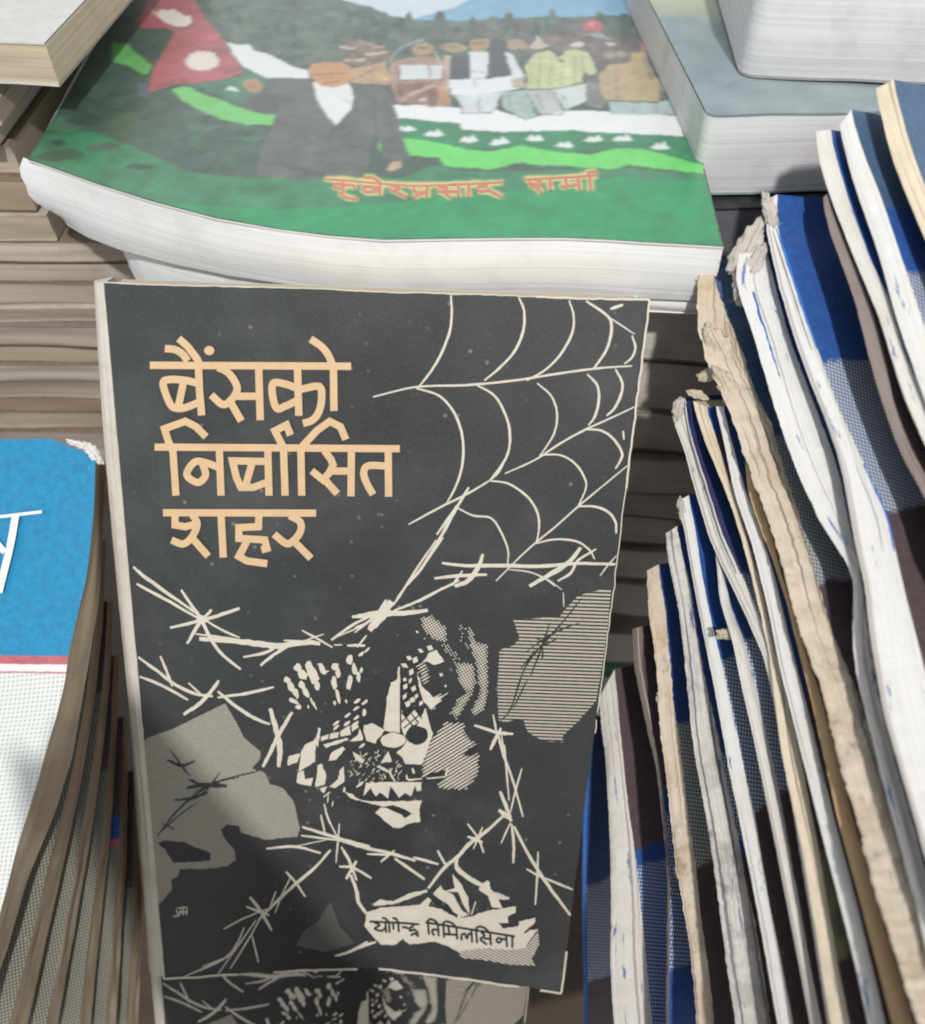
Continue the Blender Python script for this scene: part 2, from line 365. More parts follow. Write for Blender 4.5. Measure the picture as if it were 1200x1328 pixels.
green = thing('illustrated_book', 'thick paperback with green illustrated cover of a crowd and a flag, lying flat on top', 'book', Vector((-.03, .2, ZC - .0142)))
n_up = Vector((0, 0, 1)); pc = Vector((0, 0, ZC))
def G(px, py, h=0.0): return on_plane(px, py, pc, n_up) + Vector((0, 0, h))
front_px = [(36, 207), (58, 214), (80, 222), (130, 240), (200, 262), (280, 283), (360, 297), (430, 306), (500, 311), (583, 309.5), (660, 308.5), (733, 308.5), (790, 311), (833, 314), (890, 317), (939, 320)]
right_px = [(930, 285), (922, 250), (908, 195), (890, 130), (875, 65), (860, 0), (848, -45)]
left_px = [(175, -45), (150, 0), (120, 65), (75, 145), (50, 183)]
outline = front_px + right_px + left_px
class Art:
    """flat printed shapes traced onto one plane; every shape lies a hair above the one before"""
    def __init__(s, fn, uvf, base, step): s.mb = MB(); s.fn = fn; s.uvf = uvf; s.h = base; s.step = step
    rag = 0.0
    def poly(s, pts, m=0):
        if s.rag:
            out = []
            for i, a in enumerate(pts):
                b = pts[(i + 1) % len(pts)]; L = math.hypot(b[0] - a[0], b[1] - a[1]); k = max(1, min(14, int(L / 3.2)))
                for j in range(k):
                    f = j / k; x, y = a[0] + (b[0] - a[0]) * f, a[1] + (b[1] - a[1]) * f
                    out.append((x + s.rag * noise.noise(Vector((x * .22, y * .22, 3))) * 1.6, y + s.rag * noise.noise(Vector((x * .22, y * .22, 9))) * 1.6))
            pts = out
        a = sum(p[0] * q[1] - q[0] * p[1] for p, q in zip(pts, pts[1:] + pts[:1]))
        if a > 0: pts = pts[::-1]
        s.h += s.step
        w3 = [s.fn(x, y, s.h) for x, y in pts]; s.mb.face(w3, [s.uvf(p) for p in w3], m)
    def screen(s, pts, pitch, ang, grow, m=0, lines=False):
        """a halftone: a lattice of small printed marks inside a field, thinning out towards its rim"""
        ca, sa = math.cos(ang), math.sin(ang); n_ = len(pts)
        xs = [p[0] for p in pts]; ys = [p[1] for p in pts]; R_ = int((max(xs) - min(xs) + max(ys) - min(ys)) / pitch) + 2
        cx, cy = (min(xs) + max(xs)) / 2, (min(ys) + max(ys)) / 2; s.h += s.step
        for i in range(-R_, R_):
            for j in range(-R_, R_):
                x = cx + pitch * (i * ca - j * sa); y = cy + pitch * (i * sa + j * ca); ins = False; dm = 9
                for k in range(n_):
                    (xa, ya), (xb, yb) = pts[k], pts[(k + 1) % n_]
                    if (ya > y) != (yb > y) and x < (xb - xa) * (y - ya) / (yb - ya) + xa: ins = not ins
                    L2 = (xb - xa) ** 2 + (yb - ya) ** 2; t = max(0, min(1, ((x - xa) * (xb - xa) + (y - ya) * (yb - ya)) / L2)) if L2 else 0
                    dm = min(dm, math.hypot(x - xa - t * (xb - xa), y - ya - t * (yb - ya)))
                if not ins: continue
                g = max(0, min(1, grow * (.35 + dm / 7) + .35 * noise.noise(Vector((x * .12, y * .12, 5))) + random.uniform(-.1, .1)))
                if g < .16: continue
                a = pitch * (.499 if lines else .42 * (.6 + .4 * g)); b = pitch * (.06 + (.22 if lines else .30) * g)
                q_ = [(a, b), (-a, b), (-a, -b), (a, -b)] if lines else [(a, b * .4), (b * .4, a), (-b * .4, a), (-a, b * .4), (-a, -b * .4), (-b * .4, -a), (b * .4, -a), (a, -b * .4)]
                w3 = [s.fn(x + u * ca - v * sa, y + u * sa + v * ca, s.h) for u, v in q_]; s.mb.face(w3, [s.uvf(p) for p in w3], m)
    def ell(s, cx, cy, rx, ry, ang=0, m=0, n=14, jit=0):
        a = math.radians(ang); pts = []
        for i in range(n):
            q = 2 * math.pi * i / n; k = 1 + jit * random.uniform(-1, 1)
            x, y = rx * k * math.cos(q), ry * k * math.sin(q)
            pts.append((cx + x * math.cos(a) - y * math.sin(a), cy + x * math.sin(a) + y * math.cos(a)))
        s.poly(pts, m)
    def stroke(s, pts, wd, m=0, smooth=True, taper=0.0, jit=0.0, ends=True):
        pts = [Vector(p).to_2d() for p in pts]
        if smooth and len(pts) > 2:
            q = [pts[0] * 2 - pts[1]] + pts + [pts[-1] * 2 - pts[-2]]; out = []
            for i in range(1, len(q) - 2):
                for k in range(5):
                    t = k / 5; a, b, c, d = q[i - 1], q[i], q[i + 1], q[i + 2]
                    out.append(.5 * (2 * b + (c - a) * t + (2 * a - 5 * b + 4 * c - d) * t * t + (3 * b - a - 3 * c + d) * t ** 3))
            out.append(pts[-1]); pts = out
        elif jit and len(pts) == 2:
            pts = [pts[0].lerp(pts[1], i / 6) for i in range(7)]
        nn = len(pts); Lf, Rt = [], []
        for i, p in enumerate(pts):
            d0 = (p - pts[i - 1]).normalized() if i else None; d1 = (pts[i + 1] - p).normalized() if i < nn - 1 else None
            d0 = d0 or d1; d1 = d1 or d0
            tg = (d0 + d1)
            tg = tg.normalized() if tg.length > .2 else d1
            nrm = Vector((-tg.y, tg.x)); c = max(.55, nrm.dot(Vector((-d1.y, d1.x))))
            f = i / (nn - 1); ww = wd * .5 / c * (1 - taper * abs(2 * f - 1) ** 2)
            Lf.append(p + nrm * ww * (1 + jit * random.uniform(-1, 1))); Rt.append(p - nrm * ww * (1 + jit * random.uniform(-1, 1)))
        s.h += s.step
        l3 = [s.fn(p.x, p.y, s.h + s.step * .9 * k / nn) for k, p in enumerate(Lf)]; r3 = [s.fn(p.x, p.y, s.h + s.step * .9 * k / nn) for k, p in enumerate(Rt)]
        for i in range(nn - 1):
            q = [l3[i], r3[i], r3[i + 1], l3[i + 1]]; s.mb.face(q, [s.uvf(p) for p in q], m)
        # orientation check: make all faces look up at the viewer
    def build(s, name, mats, parent, nrm):
        mb = s.mb
        for k, f in enumerate(mb.f):
            a, b, c = mb.v[f[0]], mb.v[f[1]], mb.v[f[2]]
            nn = Vector()
            for i in range(len(f)): p, q = mb.v[f[i]], mb.v[f[(i + 1) % len(f)]]; nn += (p - a).cross(q - a)
            if nn.dot(nrm) < 0: mb.f[k] = f[::-1]; mb.uv[k] = mb.uv[k][::-1]
        return mb.build(name, mats, parent)
def tz(pts, ox, oy, k): return [(ox + x / k, oy + y / k) for x, y in pts]

# --- green cover sheet and page block
def guv(p): return (p.x, p.y)
cv = MB(); pts = [G(x, y) for x, y in outline]
cv.face(pts, [guv(p) for p in pts])
for i in range(len(pts)):
    a, b = pts[i], pts[(i + 1) % len(pts)]; dn = Vector((0, 0, -.0005)); cv.face([a, b, b + dn, a + dn][::-1], None, 1)
GM = {}
def gm(rgb, var=.12, k=.8):
    if rgb not in GM: GM[rgb] = m_ink('printed_colour', tuple(x * .72 + .028 for x in lin(rgb)), var, 0, .36, 350, .7)  # offset pales the ink to imitate glare on the gloss
    return GM[rgb]
n = NT('green_printed_cover'); o = n.obj()
a = n.ramp(n.noise(o, 22, 5, .6), .35, .65)
n.col(n.mix(n.math('MULTIPLY', n.ramp(n.noise(o, 900, 3), .3, .7), .35), n.mix(a, (.026, .062, .044), (.060, .108, .074)), (.085, .12, .095))); n.rough(.34); n.b.inputs['Coat Weight'].default_value = .7; n.b.inputs['Coat Roughness'].default_value = .3
gcover = cv.build('cover', [n.mat, M['card_white']], green)
# pages: strip from the cover front edge down
pb = MB(); rows = []; uvs = []; TH = .0150
lower = [(p + Vector((0, .0006, -.0005))) for p in [G(x, y) for x, y in front_px]]
K = 8
for k in range(K + 1):
    f = k / K; row = []; uvr = []
    for i, p in enumerate(lower):
        e = min(1, i / 3)
        bul = .0010 * math.sin(math.pi * f) * -1 + .0006 * noise.noise(Vector((p.x * 40, f * 2, 5)))
        drop = (TH + .0050 * max(0, min(1, (-.045 - p.x) / .085))) * f
        lw = max(0, 1 - i / 2.2); bl = .0058 * lw * math.sin(math.pi * min(1, .12 + f)) * (1 + .5 * noise.noise(Vector((f * 6, i, 2)))) + .0008 * lw * noise.noise(Vector((f * 14, i, 5)))
        row.append(p + Vector(((.0035 * (1 - e)) * f - bl, bul - .0012 * max(0, min(1, (-.06 - p.x) / .06)) * f + .0016 * (1 - min(1, i / 1.5)), -drop))); uvr.append((p.x, -drop))
    rows.append(row); uvs.append(uvr)
pb.grid(rows, uvs)
for side in (0, -1):
    e = [G(*q) for q in ((left_px[1] if side == 0 else right_px[-2]),)][0]
    top = [lower[side], e + Vector((0, 0, -.0005))]; bot = [rows[-1][side], e + Vector((0, 0, -TH))]
    q = [top, bot] if side else [bot, top]
    pb.grid(q, [[(0, 0), (.15, 0)], [(0, TH), (.15, TH)]] if side else [[(0, TH), (.15, TH)], [(0, 0), (.15, 0)]])
pb.build('page_block', M['pages_white'], green)
bc = MB(); bp = [rows[-1][i] + Vector((0, 0, -.0001)) for i in range(len(lower))] + [G(860, 0, -TH - .0001), G(150, 0, -TH - .0001)]
bc.face(bp[::-1]); bc.build('back_cover', M['card_white'], green)
low = thing('thick_book', 'thick white paged book pressed under the green book, only its page edge showing', 'book', Vector((-.02, .2, ZC - .0285)))
lp = [p.lerp(q, .5 * k) for p, q in zip(rows[-1][2:], rows[-1][3:]) for k in (0, 1)] + [rows[-1][-1]]
T2_ = .0128; rows2 = []; uv2 = []
for k in range(K + 1):
    f = k / K; row = []; uvr = []
    for i, p in enumerate(lp):
        e = min(1, i / 4); q = .006 * (1 - math.sqrt(max(0, 1 - (1 - e) ** 2)))
        row.append(Vector((p.x + .0035 + q * .3, p.y + .0016 + q - .0008 * math.sin(math.pi * f) + .0005 * noise.noise(Vector((p.x * 50, f * 2, 15))), p.z - .0006 - (T2_ - .0085 * max(0, min(1, (p.x + .06) / .09))) * f))); uvr.append((p.x + .3, -T2_ * f))
    rows2.append(row); uv2.append(uvr)
lb = MB(); lb.grid(rows2, uv2)
for side in (0, -1):
    e = Vector((0, .13, 0)); q = [[rows2[0][side], rows2[0][side] + e], [rows2[-1][side], rows2[-1][side] + e]]; uq = [[(0, 0), (.13, 0)], [(0, T2_), (.13, T2_)]]
    lb.grid(q if side else q[::-1], uq if side else uq[::-1])
lb.build('page_block', M['pages_white'], low)
for rw, up in ((rows2[0], 1), (rows2[-1], 0)):
    cb = MB(); q = [[p + Vector((0, -.0003, .0001 if up else -.0001)) for p in rw], [Vector((p.x, .34, p.z + (.0001 if up else -.0001))) for p in rw]]
    cb.grid(q if up else q[::-1], [[(p.x, 0) for p in rw]] * 2); o = cb.build('cover', M['card_white'], low)
    md = o.modifiers.new('Solidify', 'SOLIDIFY'); md.thickness = .0003; md.offset = 1
def flakes(name, parent, spots, mat, size, seed, nrm=None):
    """torn, fluffed up paper on a worn edge; a spot is a point, or (point, length, width, angle in degrees)"""
    for q, sp_ in enumerate(spots):
        c, la, lb, an = sp_ if isinstance(sp_, tuple) else (sp_, size, size * .6, 75)
        a = math.radians(an); view = (CAM - c).normalized()
        ax = RIGHT * math.cos(a) + UP * math.sin(a); ax = (ax - view * ax.dot(view)).normalized(); bx = view.cross(ax)
        nu, nv = 40, 24; rows = []; sd = seed * 7.3 + q * 3.1
        for i in range(nu + 1):
            th = math.pi * i / nu; row = []
            for j in range(nv + 1):
                ph = 2 * math.pi * (j % nv) / nv
                d = Vector((math.cos(th), math.sin(th) * math.cos(ph), math.sin(th) * math.sin(ph)))
                p = Vector((d.x * la / lb, d.y, d.z))
                k = 1 + .5 * noise.noise(p * 1.5 + Vector((sd, 0, 0))) + .25 * abs(noise.noise(p * 3.5 + Vector((0, sd, 0)))) + .1 * noise.noise(p * 9 + Vector((0, 0, sd)))
                row.append(c + (ax * d.x * la + bx * d.y * lb + view * d.z * lb * .45) * .5 * k)
            rows.append(row)
        mb = MB(); uu = [[(i * .001, j * .001) for j in range(nv + 1)] for i in range(nu + 1)]
        mb.grid(rows, uu); mb.build(name, mat, parent)

class Paint:
    """the printed picture of the green cover: soft-edged colour fields held as colours of a fine mesh"""
    def __init__(s): s.items = []
    def poly(s, pts, cv): s.items.append((np.array(pts, float), cv))
    def ell(s, cx, cy, rx, ry, ang=0, cv=None, n=14, jit=0):
        s.poly([(cx + rx * (1 + jit * random.uniform(-1, 1)) * math.cos(2 * math.pi * k / n), cy + ry * (1 + jit * random.uniform(-1, 1)) * math.sin(2 * math.pi * k / n)) for k in range(n)], cv)
    def stroke(s, pts, wd, cv, *_):
        pts = [Vector(p).to_2d() for p in pts]; L_, R_ = [], []
        for k, p in enumerate(pts):
            d = (pts[min(k + 1, len(pts) - 1)] - pts[max(k - 1, 0)]).normalized(); nn = Vector((-d.y, d.x)) * wd * .5
            L_.append(tuple(p + nn)); R_.append(tuple(p - nn))
        s.poly(L_ + R_[::-1], cv)
    def build(s, name, parent):
        st = .00048; x0, x1, y0, y1 = -.139, .075, .176, .372
        nx, ny = int((x1 - x0) / st), int((y1 - y0) / st)
        X, Y = np.meshgrid(x0 + np.arange(nx) * st, y0 + np.arange(ny) * st)
        zc = ZC - CAM.z; fw = Y * cp - zc * sp; up = Y * sp + zc * cp
        px, py = CX + FPX * X / fw, CY - FPX * up / fw
        rg = np.random.default_rng(4)
        def smooth(a, k):
            for _ in range(k):
                b = np.pad(a, ((1, 1), (1, 1)) + ((0, 0),) * (a.ndim - 2), mode='edge')
                a = (b[:-2, 1:-1] + b[2:, 1:-1] + b[1:-1, :-2] + b[1:-1, 2:] + 2 * b[1:-1, 1:-1]) / 6
            return a
        def field(k): a = smooth(rg.standard_normal(X.shape), k); return a / a.std()
        wx, wy = field(8) * .35 + field(40) * .6, field(8) * .3 + field(40) * .4
        pxw, pyw = px + wx, py + wy
        grain = .5 * field(2) + .6 * field(10) + .7 * field(60)
        def inside(P_, x, y):
            c = np.zeros(x.shape, bool); n_ = len(P_)
            for a in range(n_):
                xa, ya = P_[a]; xb, yb = P_[(a + 1) % n_]
                if ya == yb: continue
                c ^= ((ya > y) != (yb > y)) & (x < (xb - xa) * (y - ya) / (yb - ya) + xa)
            return c
        img = np.zeros(X.shape + (3,)); img[:] = lin((66, 92, 78)); var = np.full(X.shape, .22)
        for P_, (rgb, v_) in s.items:
            lo, hi = P_.min(0), P_.max(0); bb = (pxw > lo[0]) & (pxw < hi[0]) & (pyw > lo[1]) & (pyw < hi[1])
            if not bb.any(): continue
            ii = np.nonzero(bb); m_ = inside(P_, pxw[ii], pyw[ii]); q = (ii[0][m_], ii[1][m_]); img[q] = lin(rgb); var[q] = v_
        img *= np.clip(1 + grain * var * .55, .3, 1.9)[..., None]
        img = smooth(img, 2) * .86 + .008  # offset leaves a pale veil: gloss haze put into the print colours
        ins = inside(np.array(outline), px + 0, py + 0)
        idx = np.arange(nx * ny).reshape(ny, nx); ok = ins[:-1, :-1] & ins[1:, :-1] & ins[:-1, 1:] & ins[1:, 1:]
        f = np.stack([idx[:-1, :-1][ok], idx[:-1, 1:][ok], idx[1:, 1:][ok], idx[1:, :-1][ok]], 1)
        used = np.unique(f); mp = np.full(nx * ny, -1); mp[used] = np.arange(len(used)); f = mp[f]
        v = np.stack([X.ravel(), Y.ravel(), np.full(nx * ny, ZC + .00004)], 1)[used] - np.array(green.location)
        me = bpy.data.meshes.new(name); me.from_pydata(v.tolist(), [], f.tolist())
        at = me.color_attributes.new('print', 'FLOAT_COLOR', 'POINT')
        cc = np.ones((len(used), 4)); cc[:, :3] = img.reshape(-1, 3)[used]; at.data.foreach_set('color', cc.ravel().astype('f'))
        n = NT('printed_picture'); a = n.new('ShaderNodeAttribute'); a.attribute_name = 'print'
        fi = n.ramp(n.noise(n.obj(), 1500, 3), .3, .7)
        n.col(n.mix(n.math('MULTIPLY', fi, .05), a.outputs['Color'], (.30, .32, .31))); n.rough(.34)  # a little grey mixed in as painted haze
        n.b.inputs['Coat Weight'].default_value = .8; n.b.inputs['Coat Roughness'].default_value = .28
        n.bump(n.noise(n.obj(), 55, 3), .12, .002)
        me.materials.append(n.mat); o = bpy.data.objects.new(name, me); COL.objects.link(o); o.parent = parent; return o
ga = Paint()  # most colours are paled, with gloss haze painted in
def gi(rgb, v=.12): return (rgb, v)
Z1 = lambda p: tz(p, 0, 0, 2); Z2 = lambda p: tz(p, 500, 0, 2.4); ZA = lambda p: tz(p, 420, 20, 5); ZB = lambda p: tz(p, 640, 10, 4.615); ZF = lambda p: tz(p, 150, 0, 4.444); ZM = lambda p: tz(p, 300, 60, 4.615)
def q(zone, pts, c, v=.14): ga.poly(zone(pts), (c, v))
# ground fields
ga.poly(front_px + [(922, 250), (917, 226), (860, 222), (800, 216), (700, 222), (620, 224), (560, 214), (520, 232), (440, 228), (330, 232), (240, 222), (150, 180), (70, 158), (50, 183)], ((56, 132, 92), .2))
ga.poly(front_px[4:] + [(926, 265), (915, 236), (800, 230), (650, 250), (520, 262), (430, 270), (340, 272)], ((34, 152, 92), .14))
ga.poly([(300, -60), (862, -60), (866, 20), (890, 90), (905, 150), (800, 120), (700, 80), (600, 80), (480, 80), (400, 92), (330, 70), (260, 30)], ((88, 106, 92), .4))
ga.poly([(560, 25), (866, 30), (905, 160), (840, 160), (700, 60), (560, 50)], ((96, 102, 98), .3))
ga.poly([(430, -60), (858, -60), (866, 26), (855, 18), (790, 18), (700, 21), (600, 25), (540, 26), (505, 20), (480, 8), (445, 0)], ((216, 230, 238), .04))
ga.poly([(530, 26), (585, 12), (630, -12), (700, -24), (790, -12), (840, 8), (866, 22), (790, 20), (700, 22), (600, 27)], ((128, 182, 212), .08))
rp = random.Random(5)
for k in range(70): ga.ell(300 + rp.random() * 570, 20 + rp.random() * 34, 3 + 6 * rp.random(), 4 + 8 * rp.random(), 0, (rp.choice([(72, 92, 78), (92, 112, 94), (62, 80, 70), (104, 118, 104)]), .3), 9, .3)
for k in range(60):
    x, y = rp.uniform(60, 330), rp.uniform(90, 225); ga.ell(x, y, rp.uniform(8, 26), rp.uniform(3, 9), 0, (rp.choice([(58, 92, 74), (74, 106, 88), (52, 80, 68), (64, 112, 82)]), .25), 10, .3)
# snow, green band, bright ribbon
q(Z2, [(-10, 330), (25, 325), (230, 335), (340, 340), (440, 370), (560, 345), (700, 345), (880, 360), (925, 360), (930, 425), (740, 415), (560, 405), (400, 410), (240, 405), (230, 385), (40, 365), (-10, 350)], (240, 243, 243), .02)
q(Z2, [(-20, 352), (40, 365), (230, 385), (240, 405), (400, 410), (560, 405), (740, 415), (930, 425), (950, 440), (1000, 515), (900, 490), (720, 460), (540, 475), (420, 455), (250, 465), (60, 435), (-20, 425)], (44, 134, 88), .15)
q(Z2, [(-20, 425), (60, 432), (150, 440), (250, 465), (330, 470), (420, 455), (540, 475), (640, 480), (720, 460), (800, 465), (900, 490), (1000, 515), (1003, 543), (900, 530), (760, 515), (700, 530), (560, 520), (430, 510), (330, 530), (290, 522), (180, 520), (165, 490), (40, 480), (-20, 470)], (110, 218, 104), .08)
ga.stroke(Z2([(165, 490), (182, 521), (290, 524), (310, 533), (350, 527), (400, 513), (430, 508), (470, 524), (560, 520), (700, 531), (760, 515)]), 2.0, ((48, 96, 70), .2))
for x, y in ((65, 400), (150, 415), (260, 435), (355, 440), (465, 430), (560, 450), (650, 432), (740, 430), (855, 455)):
    q(Z2, [(x - 32, y + 8), (x - 12, y - 10), (x, y - 2), (x + 10, y - 14), (x + 32, y + 6), (x + 10, y + 10)], (232, 240, 236), .03)
q(ZF, [(-20, 235), (60, 250), (140, 320), (212, 375), (180, 432), (90, 385), (-20, 350)], (108, 186, 100), .1)
q(ZF, [(320, 510), (400, 495), (560, 560), (740, 625), (850, 660), (925, 655), (905, 720), (760, 720), (620, 690), (500, 640), (390, 580)], (120, 206, 112), .08)
q(ZF, [(635, 245), (720, 262), (765, 250), (800, 290), (900, 318), (1000, 372), (1110, 405), (1120, 450), (880, 450), (740, 392)], (238, 241, 242), .02)
q(ZF, [(480, 480), (730, 445), (745, 400), (880, 452), (860, 520), (760, 600), (640, 570), (520, 520)], (72, 128, 100), .2)
q(ZF, [(635, 515), (660, 495), (700, 510), (715, 530)], (228, 236, 232), .03)
# flag
ga.stroke(ZF([(470, 20), (600, 210), (745, 420)]), 2.5, ((104, 108, 112), .2))
q(ZF, [(195, -40), (440, -60), (470, 40), (560, 160), (640, 260), (742, 425), (600, 462), (440, 478), (320, 492), (185, 535), (215, 400), (300, 260), (345, 190), (300, 165), (110, 160), (150, 90)], (182, 96, 102), .2)
q(ZF, [(300, 150), (440, 130), (480, 110), (470, 160), (350, 210)], (168, 100, 108), .2)
pts = []
for k in range(40):
    kk = 1 if k % 2 else .78; a_ = 2 * math.pi * k / 40; pts.append((495 + 112 * kk * math.cos(a_), 352 + 64 * kk * math.sin(a_)))
q(ZF, pts, (240, 230, 224), .03)
q(ZF, [(190, 52), (240, 78), (262, 52), (300, 62), (330, 48), (380, 72), (410, 96), (438, 84), (440, 130), (410, 150), (340, 152), (270, 122)], (238, 228, 224), .03)
q(ZF, [(130, 480), (185, 470), (190, 560), (120, 550)], (92, 106, 124), .2)
# man in a dark coat
q(ZM, [(70, 330), (110, 290), (190, 250), (235, 190), (460, 190), (620, 470), (720, 380), (735, 220), (850, 232), (940, 250), (985, 380), (1020, 520), (1062, 660), (1010, 690), (910, 680), (885, 560), (845, 510), (835, 640), (800, 770), (620, 780), (520, 800), (340, 800), (150, 775), (160, 640), (230, 520), (270, 410), (180, 405), (100, 380)], (98, 104, 100), .22)
q(ZM, [(100, 330), (200, 290), (300, 280), (270, 400), (150, 400)], (88, 88, 88), .15); ga.stroke(ZM([(610, 470), (590, 600), (600, 780)]), 1.6, ((74, 80, 78), .2)); ga.stroke(ZM([(250, 690), (420, 740), (560, 770)]), 5, ((82, 90, 86), .25)); ga.stroke(ZM([(690, 600), (820, 600)]), 2, ((80, 86, 84), .2)); ga.stroke(ZM([(850, 330), (870, 520)]), 3, ((84, 88, 86), .2))
q(ZM, [(490, 210), (700, 205), (730, 290), (715, 380), (625, 472), (560, 400), (510, 310)], (236, 238, 238), .03); ga.stroke(ZM([(640, 300), (720, 350)]), 1, ((170, 176, 178), .1))
q(ZM, [(462, 150), (480, 105), (560, 88), (660, 92), (720, 120), (725, 180), (690, 225), (620, 242), (540, 235), (490, 190)], (204, 152, 106), .12)
ga.stroke(ZM([(500, 170), (580, 165), (690, 170)]), 1.4, ((160, 104, 70), .2)); ga.stroke(ZM([(590, 150), (592, 200)]), 1.2, ((166, 110, 76), .2)); ga.stroke(ZM([(555, 215), (640, 214)]), 1.4, ((150, 92, 66), .2))
q(ZM, [(68, 235), (90, 200), (150, 195), (190, 240), (170, 275), (100, 270)], (184, 144, 112), .15); q(ZM, [(930, 740), (960, 690), (1020, 690), (1010, 730), (960, 750)], (206, 172, 152), .15)
# the row of people
q(ZA, [(90, 210), (200, 150), (300, 170), (440, 230), (430, 300), (300, 320), (140, 310)], (128, 112, 100), .35)
q(ZA, [(170, 340), (300, 320), (390, 290), (460, 440), (400, 450), (170, 430)], (190, 156, 122), .2)
for a_, b_, c_ in (((100, 205), (200, 212), (206, 196, 184)), ((260, 250), (420, 240), (200, 176, 152)), ((130, 290), (260, 285), (196, 178, 160)), ((230, 160), (300, 190), (168, 140, 120)), ((300, 200), (400, 205), (186, 160, 138)), ((230, 400), (330, 350), (164, 128, 96)), ((330, 380), (420, 420), (206, 172, 136)), ((190, 330), (260, 320), (110, 92, 82))): ga.stroke(ZA([a_, b_]), 3.2, (c_, .25))
q(ZA, [(430, 310), (560, 272), (700, 265), (790, 300), (815, 420), (820, 585), (700, 595), (600, 572), (480, 562), (440, 470)], (178, 148, 130), .22)
ga.stroke(ZA([(420, 312), (450, 260), (500, 210), (560, 180), (650, 160)]), 3, ((150, 160, 150), .15)); ga.stroke(ZA([(720, 235), (750, 290), (785, 340)]), 2.4, ((190, 180, 164), .15))
q(ZA, [(560, 215), (590, 185), (650, 178), (700, 195), (708, 230), (670, 262), (600, 258)], (184, 158, 120), .15); ga.stroke(ZA([(600, 210), (690, 212)]), 1.4, ((120, 92, 68), .2)); ga.stroke(ZA([(610, 262), (680, 262)]), 1.6, ((136, 104, 84), .2))
q(ZA, [(495, 325), (765, 318), (768, 408), (500, 418)], (222, 226, 228), .05); ga.stroke(ZA([(686, 322), (688, 405)]), 2, ((130, 132, 136), .1)); ga.stroke(ZA([(480, 424), (770, 418)]), 2, ((108, 84, 74), .2)); ga.stroke(ZA([(482, 330), (486, 420)]), 2, ((112, 88, 76), .2))
q(ZA, [(470, 440), (760, 432), (740, 580), (560, 572), (480, 556)], (138, 104, 88), .35)
ga.stroke(ZA([(500, 550), (600, 500), (730, 445)]), 5, ((188, 158, 142), .15)); q(ZA, [(738, 452), (808, 462), (818, 580), (740, 592)], (196, 150, 118), .2); ga.stroke(ZA([(690, 480), (700, 585)]), 3, ((104, 74, 64), .25)); ga.stroke(ZA([(620, 545), (660, 540)]), 3, ((210, 200, 190), .1)); ga.stroke(ZA([(540, 480), (545, 560)]), 3, ((170, 136, 96), .2))
q(ZA, [(780, 255), (828, 258), (822, 400), (815, 560), (795, 440)], (196, 178, 158), .15)
q(ZA, [(750, 205), (790, 180), (860, 176), (925, 200), (925, 232), (830, 240)], (176, 154, 122), .2); q(ZA, [(935, 205), (950, 160), (1010, 148), (1078, 152), (1075, 200), (1030, 235), (960, 240)], (182, 156, 122), .18)
ga.stroke(ZA([(770, 205), (890, 208)]), 1.4, ((124, 104, 74), .2)); ga.stroke(ZA([(965, 182), (1060, 178)]), 1.4, ((112, 88, 64), .2)); ga.stroke(ZA([(990, 215), (1040, 212)]), 1.2, ((130, 92, 74), .2))
q(ZA, [(945, 240), (1065, 235), (1068, 360), (1040, 410), (960, 410), (950, 340)], (230, 233, 236), .03); ga.stroke(ZA([(955, 362), (1055, 366)]), 1.2, ((160, 166, 172), .1))
q(ZA, [(828, 262), (950, 250), (955, 410), (815, 412)], (74, 80, 86), .12); q(ZA, [(1065, 215), (1100, 150), (1180, 160), (1190, 250), (1205, 392), (1050, 410), (1070, 340)], (76, 82, 88), .15)
q(ZA, [(815, 418), (960, 412), (1050, 412), (1205, 392), (1300, 380), (1300, 470), (1000, 520), (830, 515)], (234, 238, 242), .03); ga.stroke(ZA([(985, 400), (980, 470)]), 2, ((176, 182, 190), .1)); ga.stroke(ZA([(840, 522), (1000, 522), (1190, 490)]), 2, ((170, 180, 184), .1))
q(ZA, [(850, 525), (1150, 500), (1100, 630), (1020, 635), (890, 630), (900, 590)], (214, 220, 224), .06); ga.stroke(ZA([(875, 570), (900, 595), (885, 630), (1010, 634)]), 1.4, ((110, 118, 124), .1)); ga.stroke(ZA([(1010, 530), (1012, 630)]), 2.4, ((150, 158, 164), .1)); ga.stroke(ZA([(1030, 630), (1090, 632), (1100, 600)]), 1.4, ((120, 128, 132), .1))
q(ZB, [(330, 160), (520, 150), (900, 190), (1000, 300), (900, 330), (650, 330), (560, 300), (400, 260), (180, 250)], (118, 112, 108), .35)
q(ZB, [(70, 235), (90, 195), (150, 185), (210, 215), (200, 245), (110, 250)], (170, 148, 124), .25); q(ZB, [(210, 238), (240, 205), (262, 160), (285, 200), (338, 228), (290, 248)], (202, 190, 176), .12)
for x, y, c_ in ((370, 190, (150, 132, 118)), (420, 215, (128, 112, 104)), (480, 165, (96, 88, 86)), (600, 225, (140, 120, 110)), (740, 215, (132, 118, 110)), (790, 190, (110, 100, 98)), (690, 290, (160, 150, 134)), (770, 280, (164, 152, 130)), (560, 190, (100, 92, 90))): ga.ell(*ZB([(x, y)])[0], 7.5, 4.6, 0, (c_, .3), 10, .15)
q(ZB, [(455, 215), (500, 198), (545, 205), (530, 232), (470, 238)], (216, 210, 200), .06); q(ZB, [(670, 205), (725, 210), (725, 235), (680, 228)], (206, 206, 200), .06)
q(ZB, [(530, 130), (545, 80), (600, 62), (640, 85), (665, 120), (640, 142), (570, 138)], (196, 92, 102), .15); ga.ell(*ZB([(590, 95)])[0], 4, 3, 0, ((226, 160, 164), .05)); q(ZB, [(560, 152), (640, 146), (712, 188), (620, 178)], (160, 168, 162), .1)
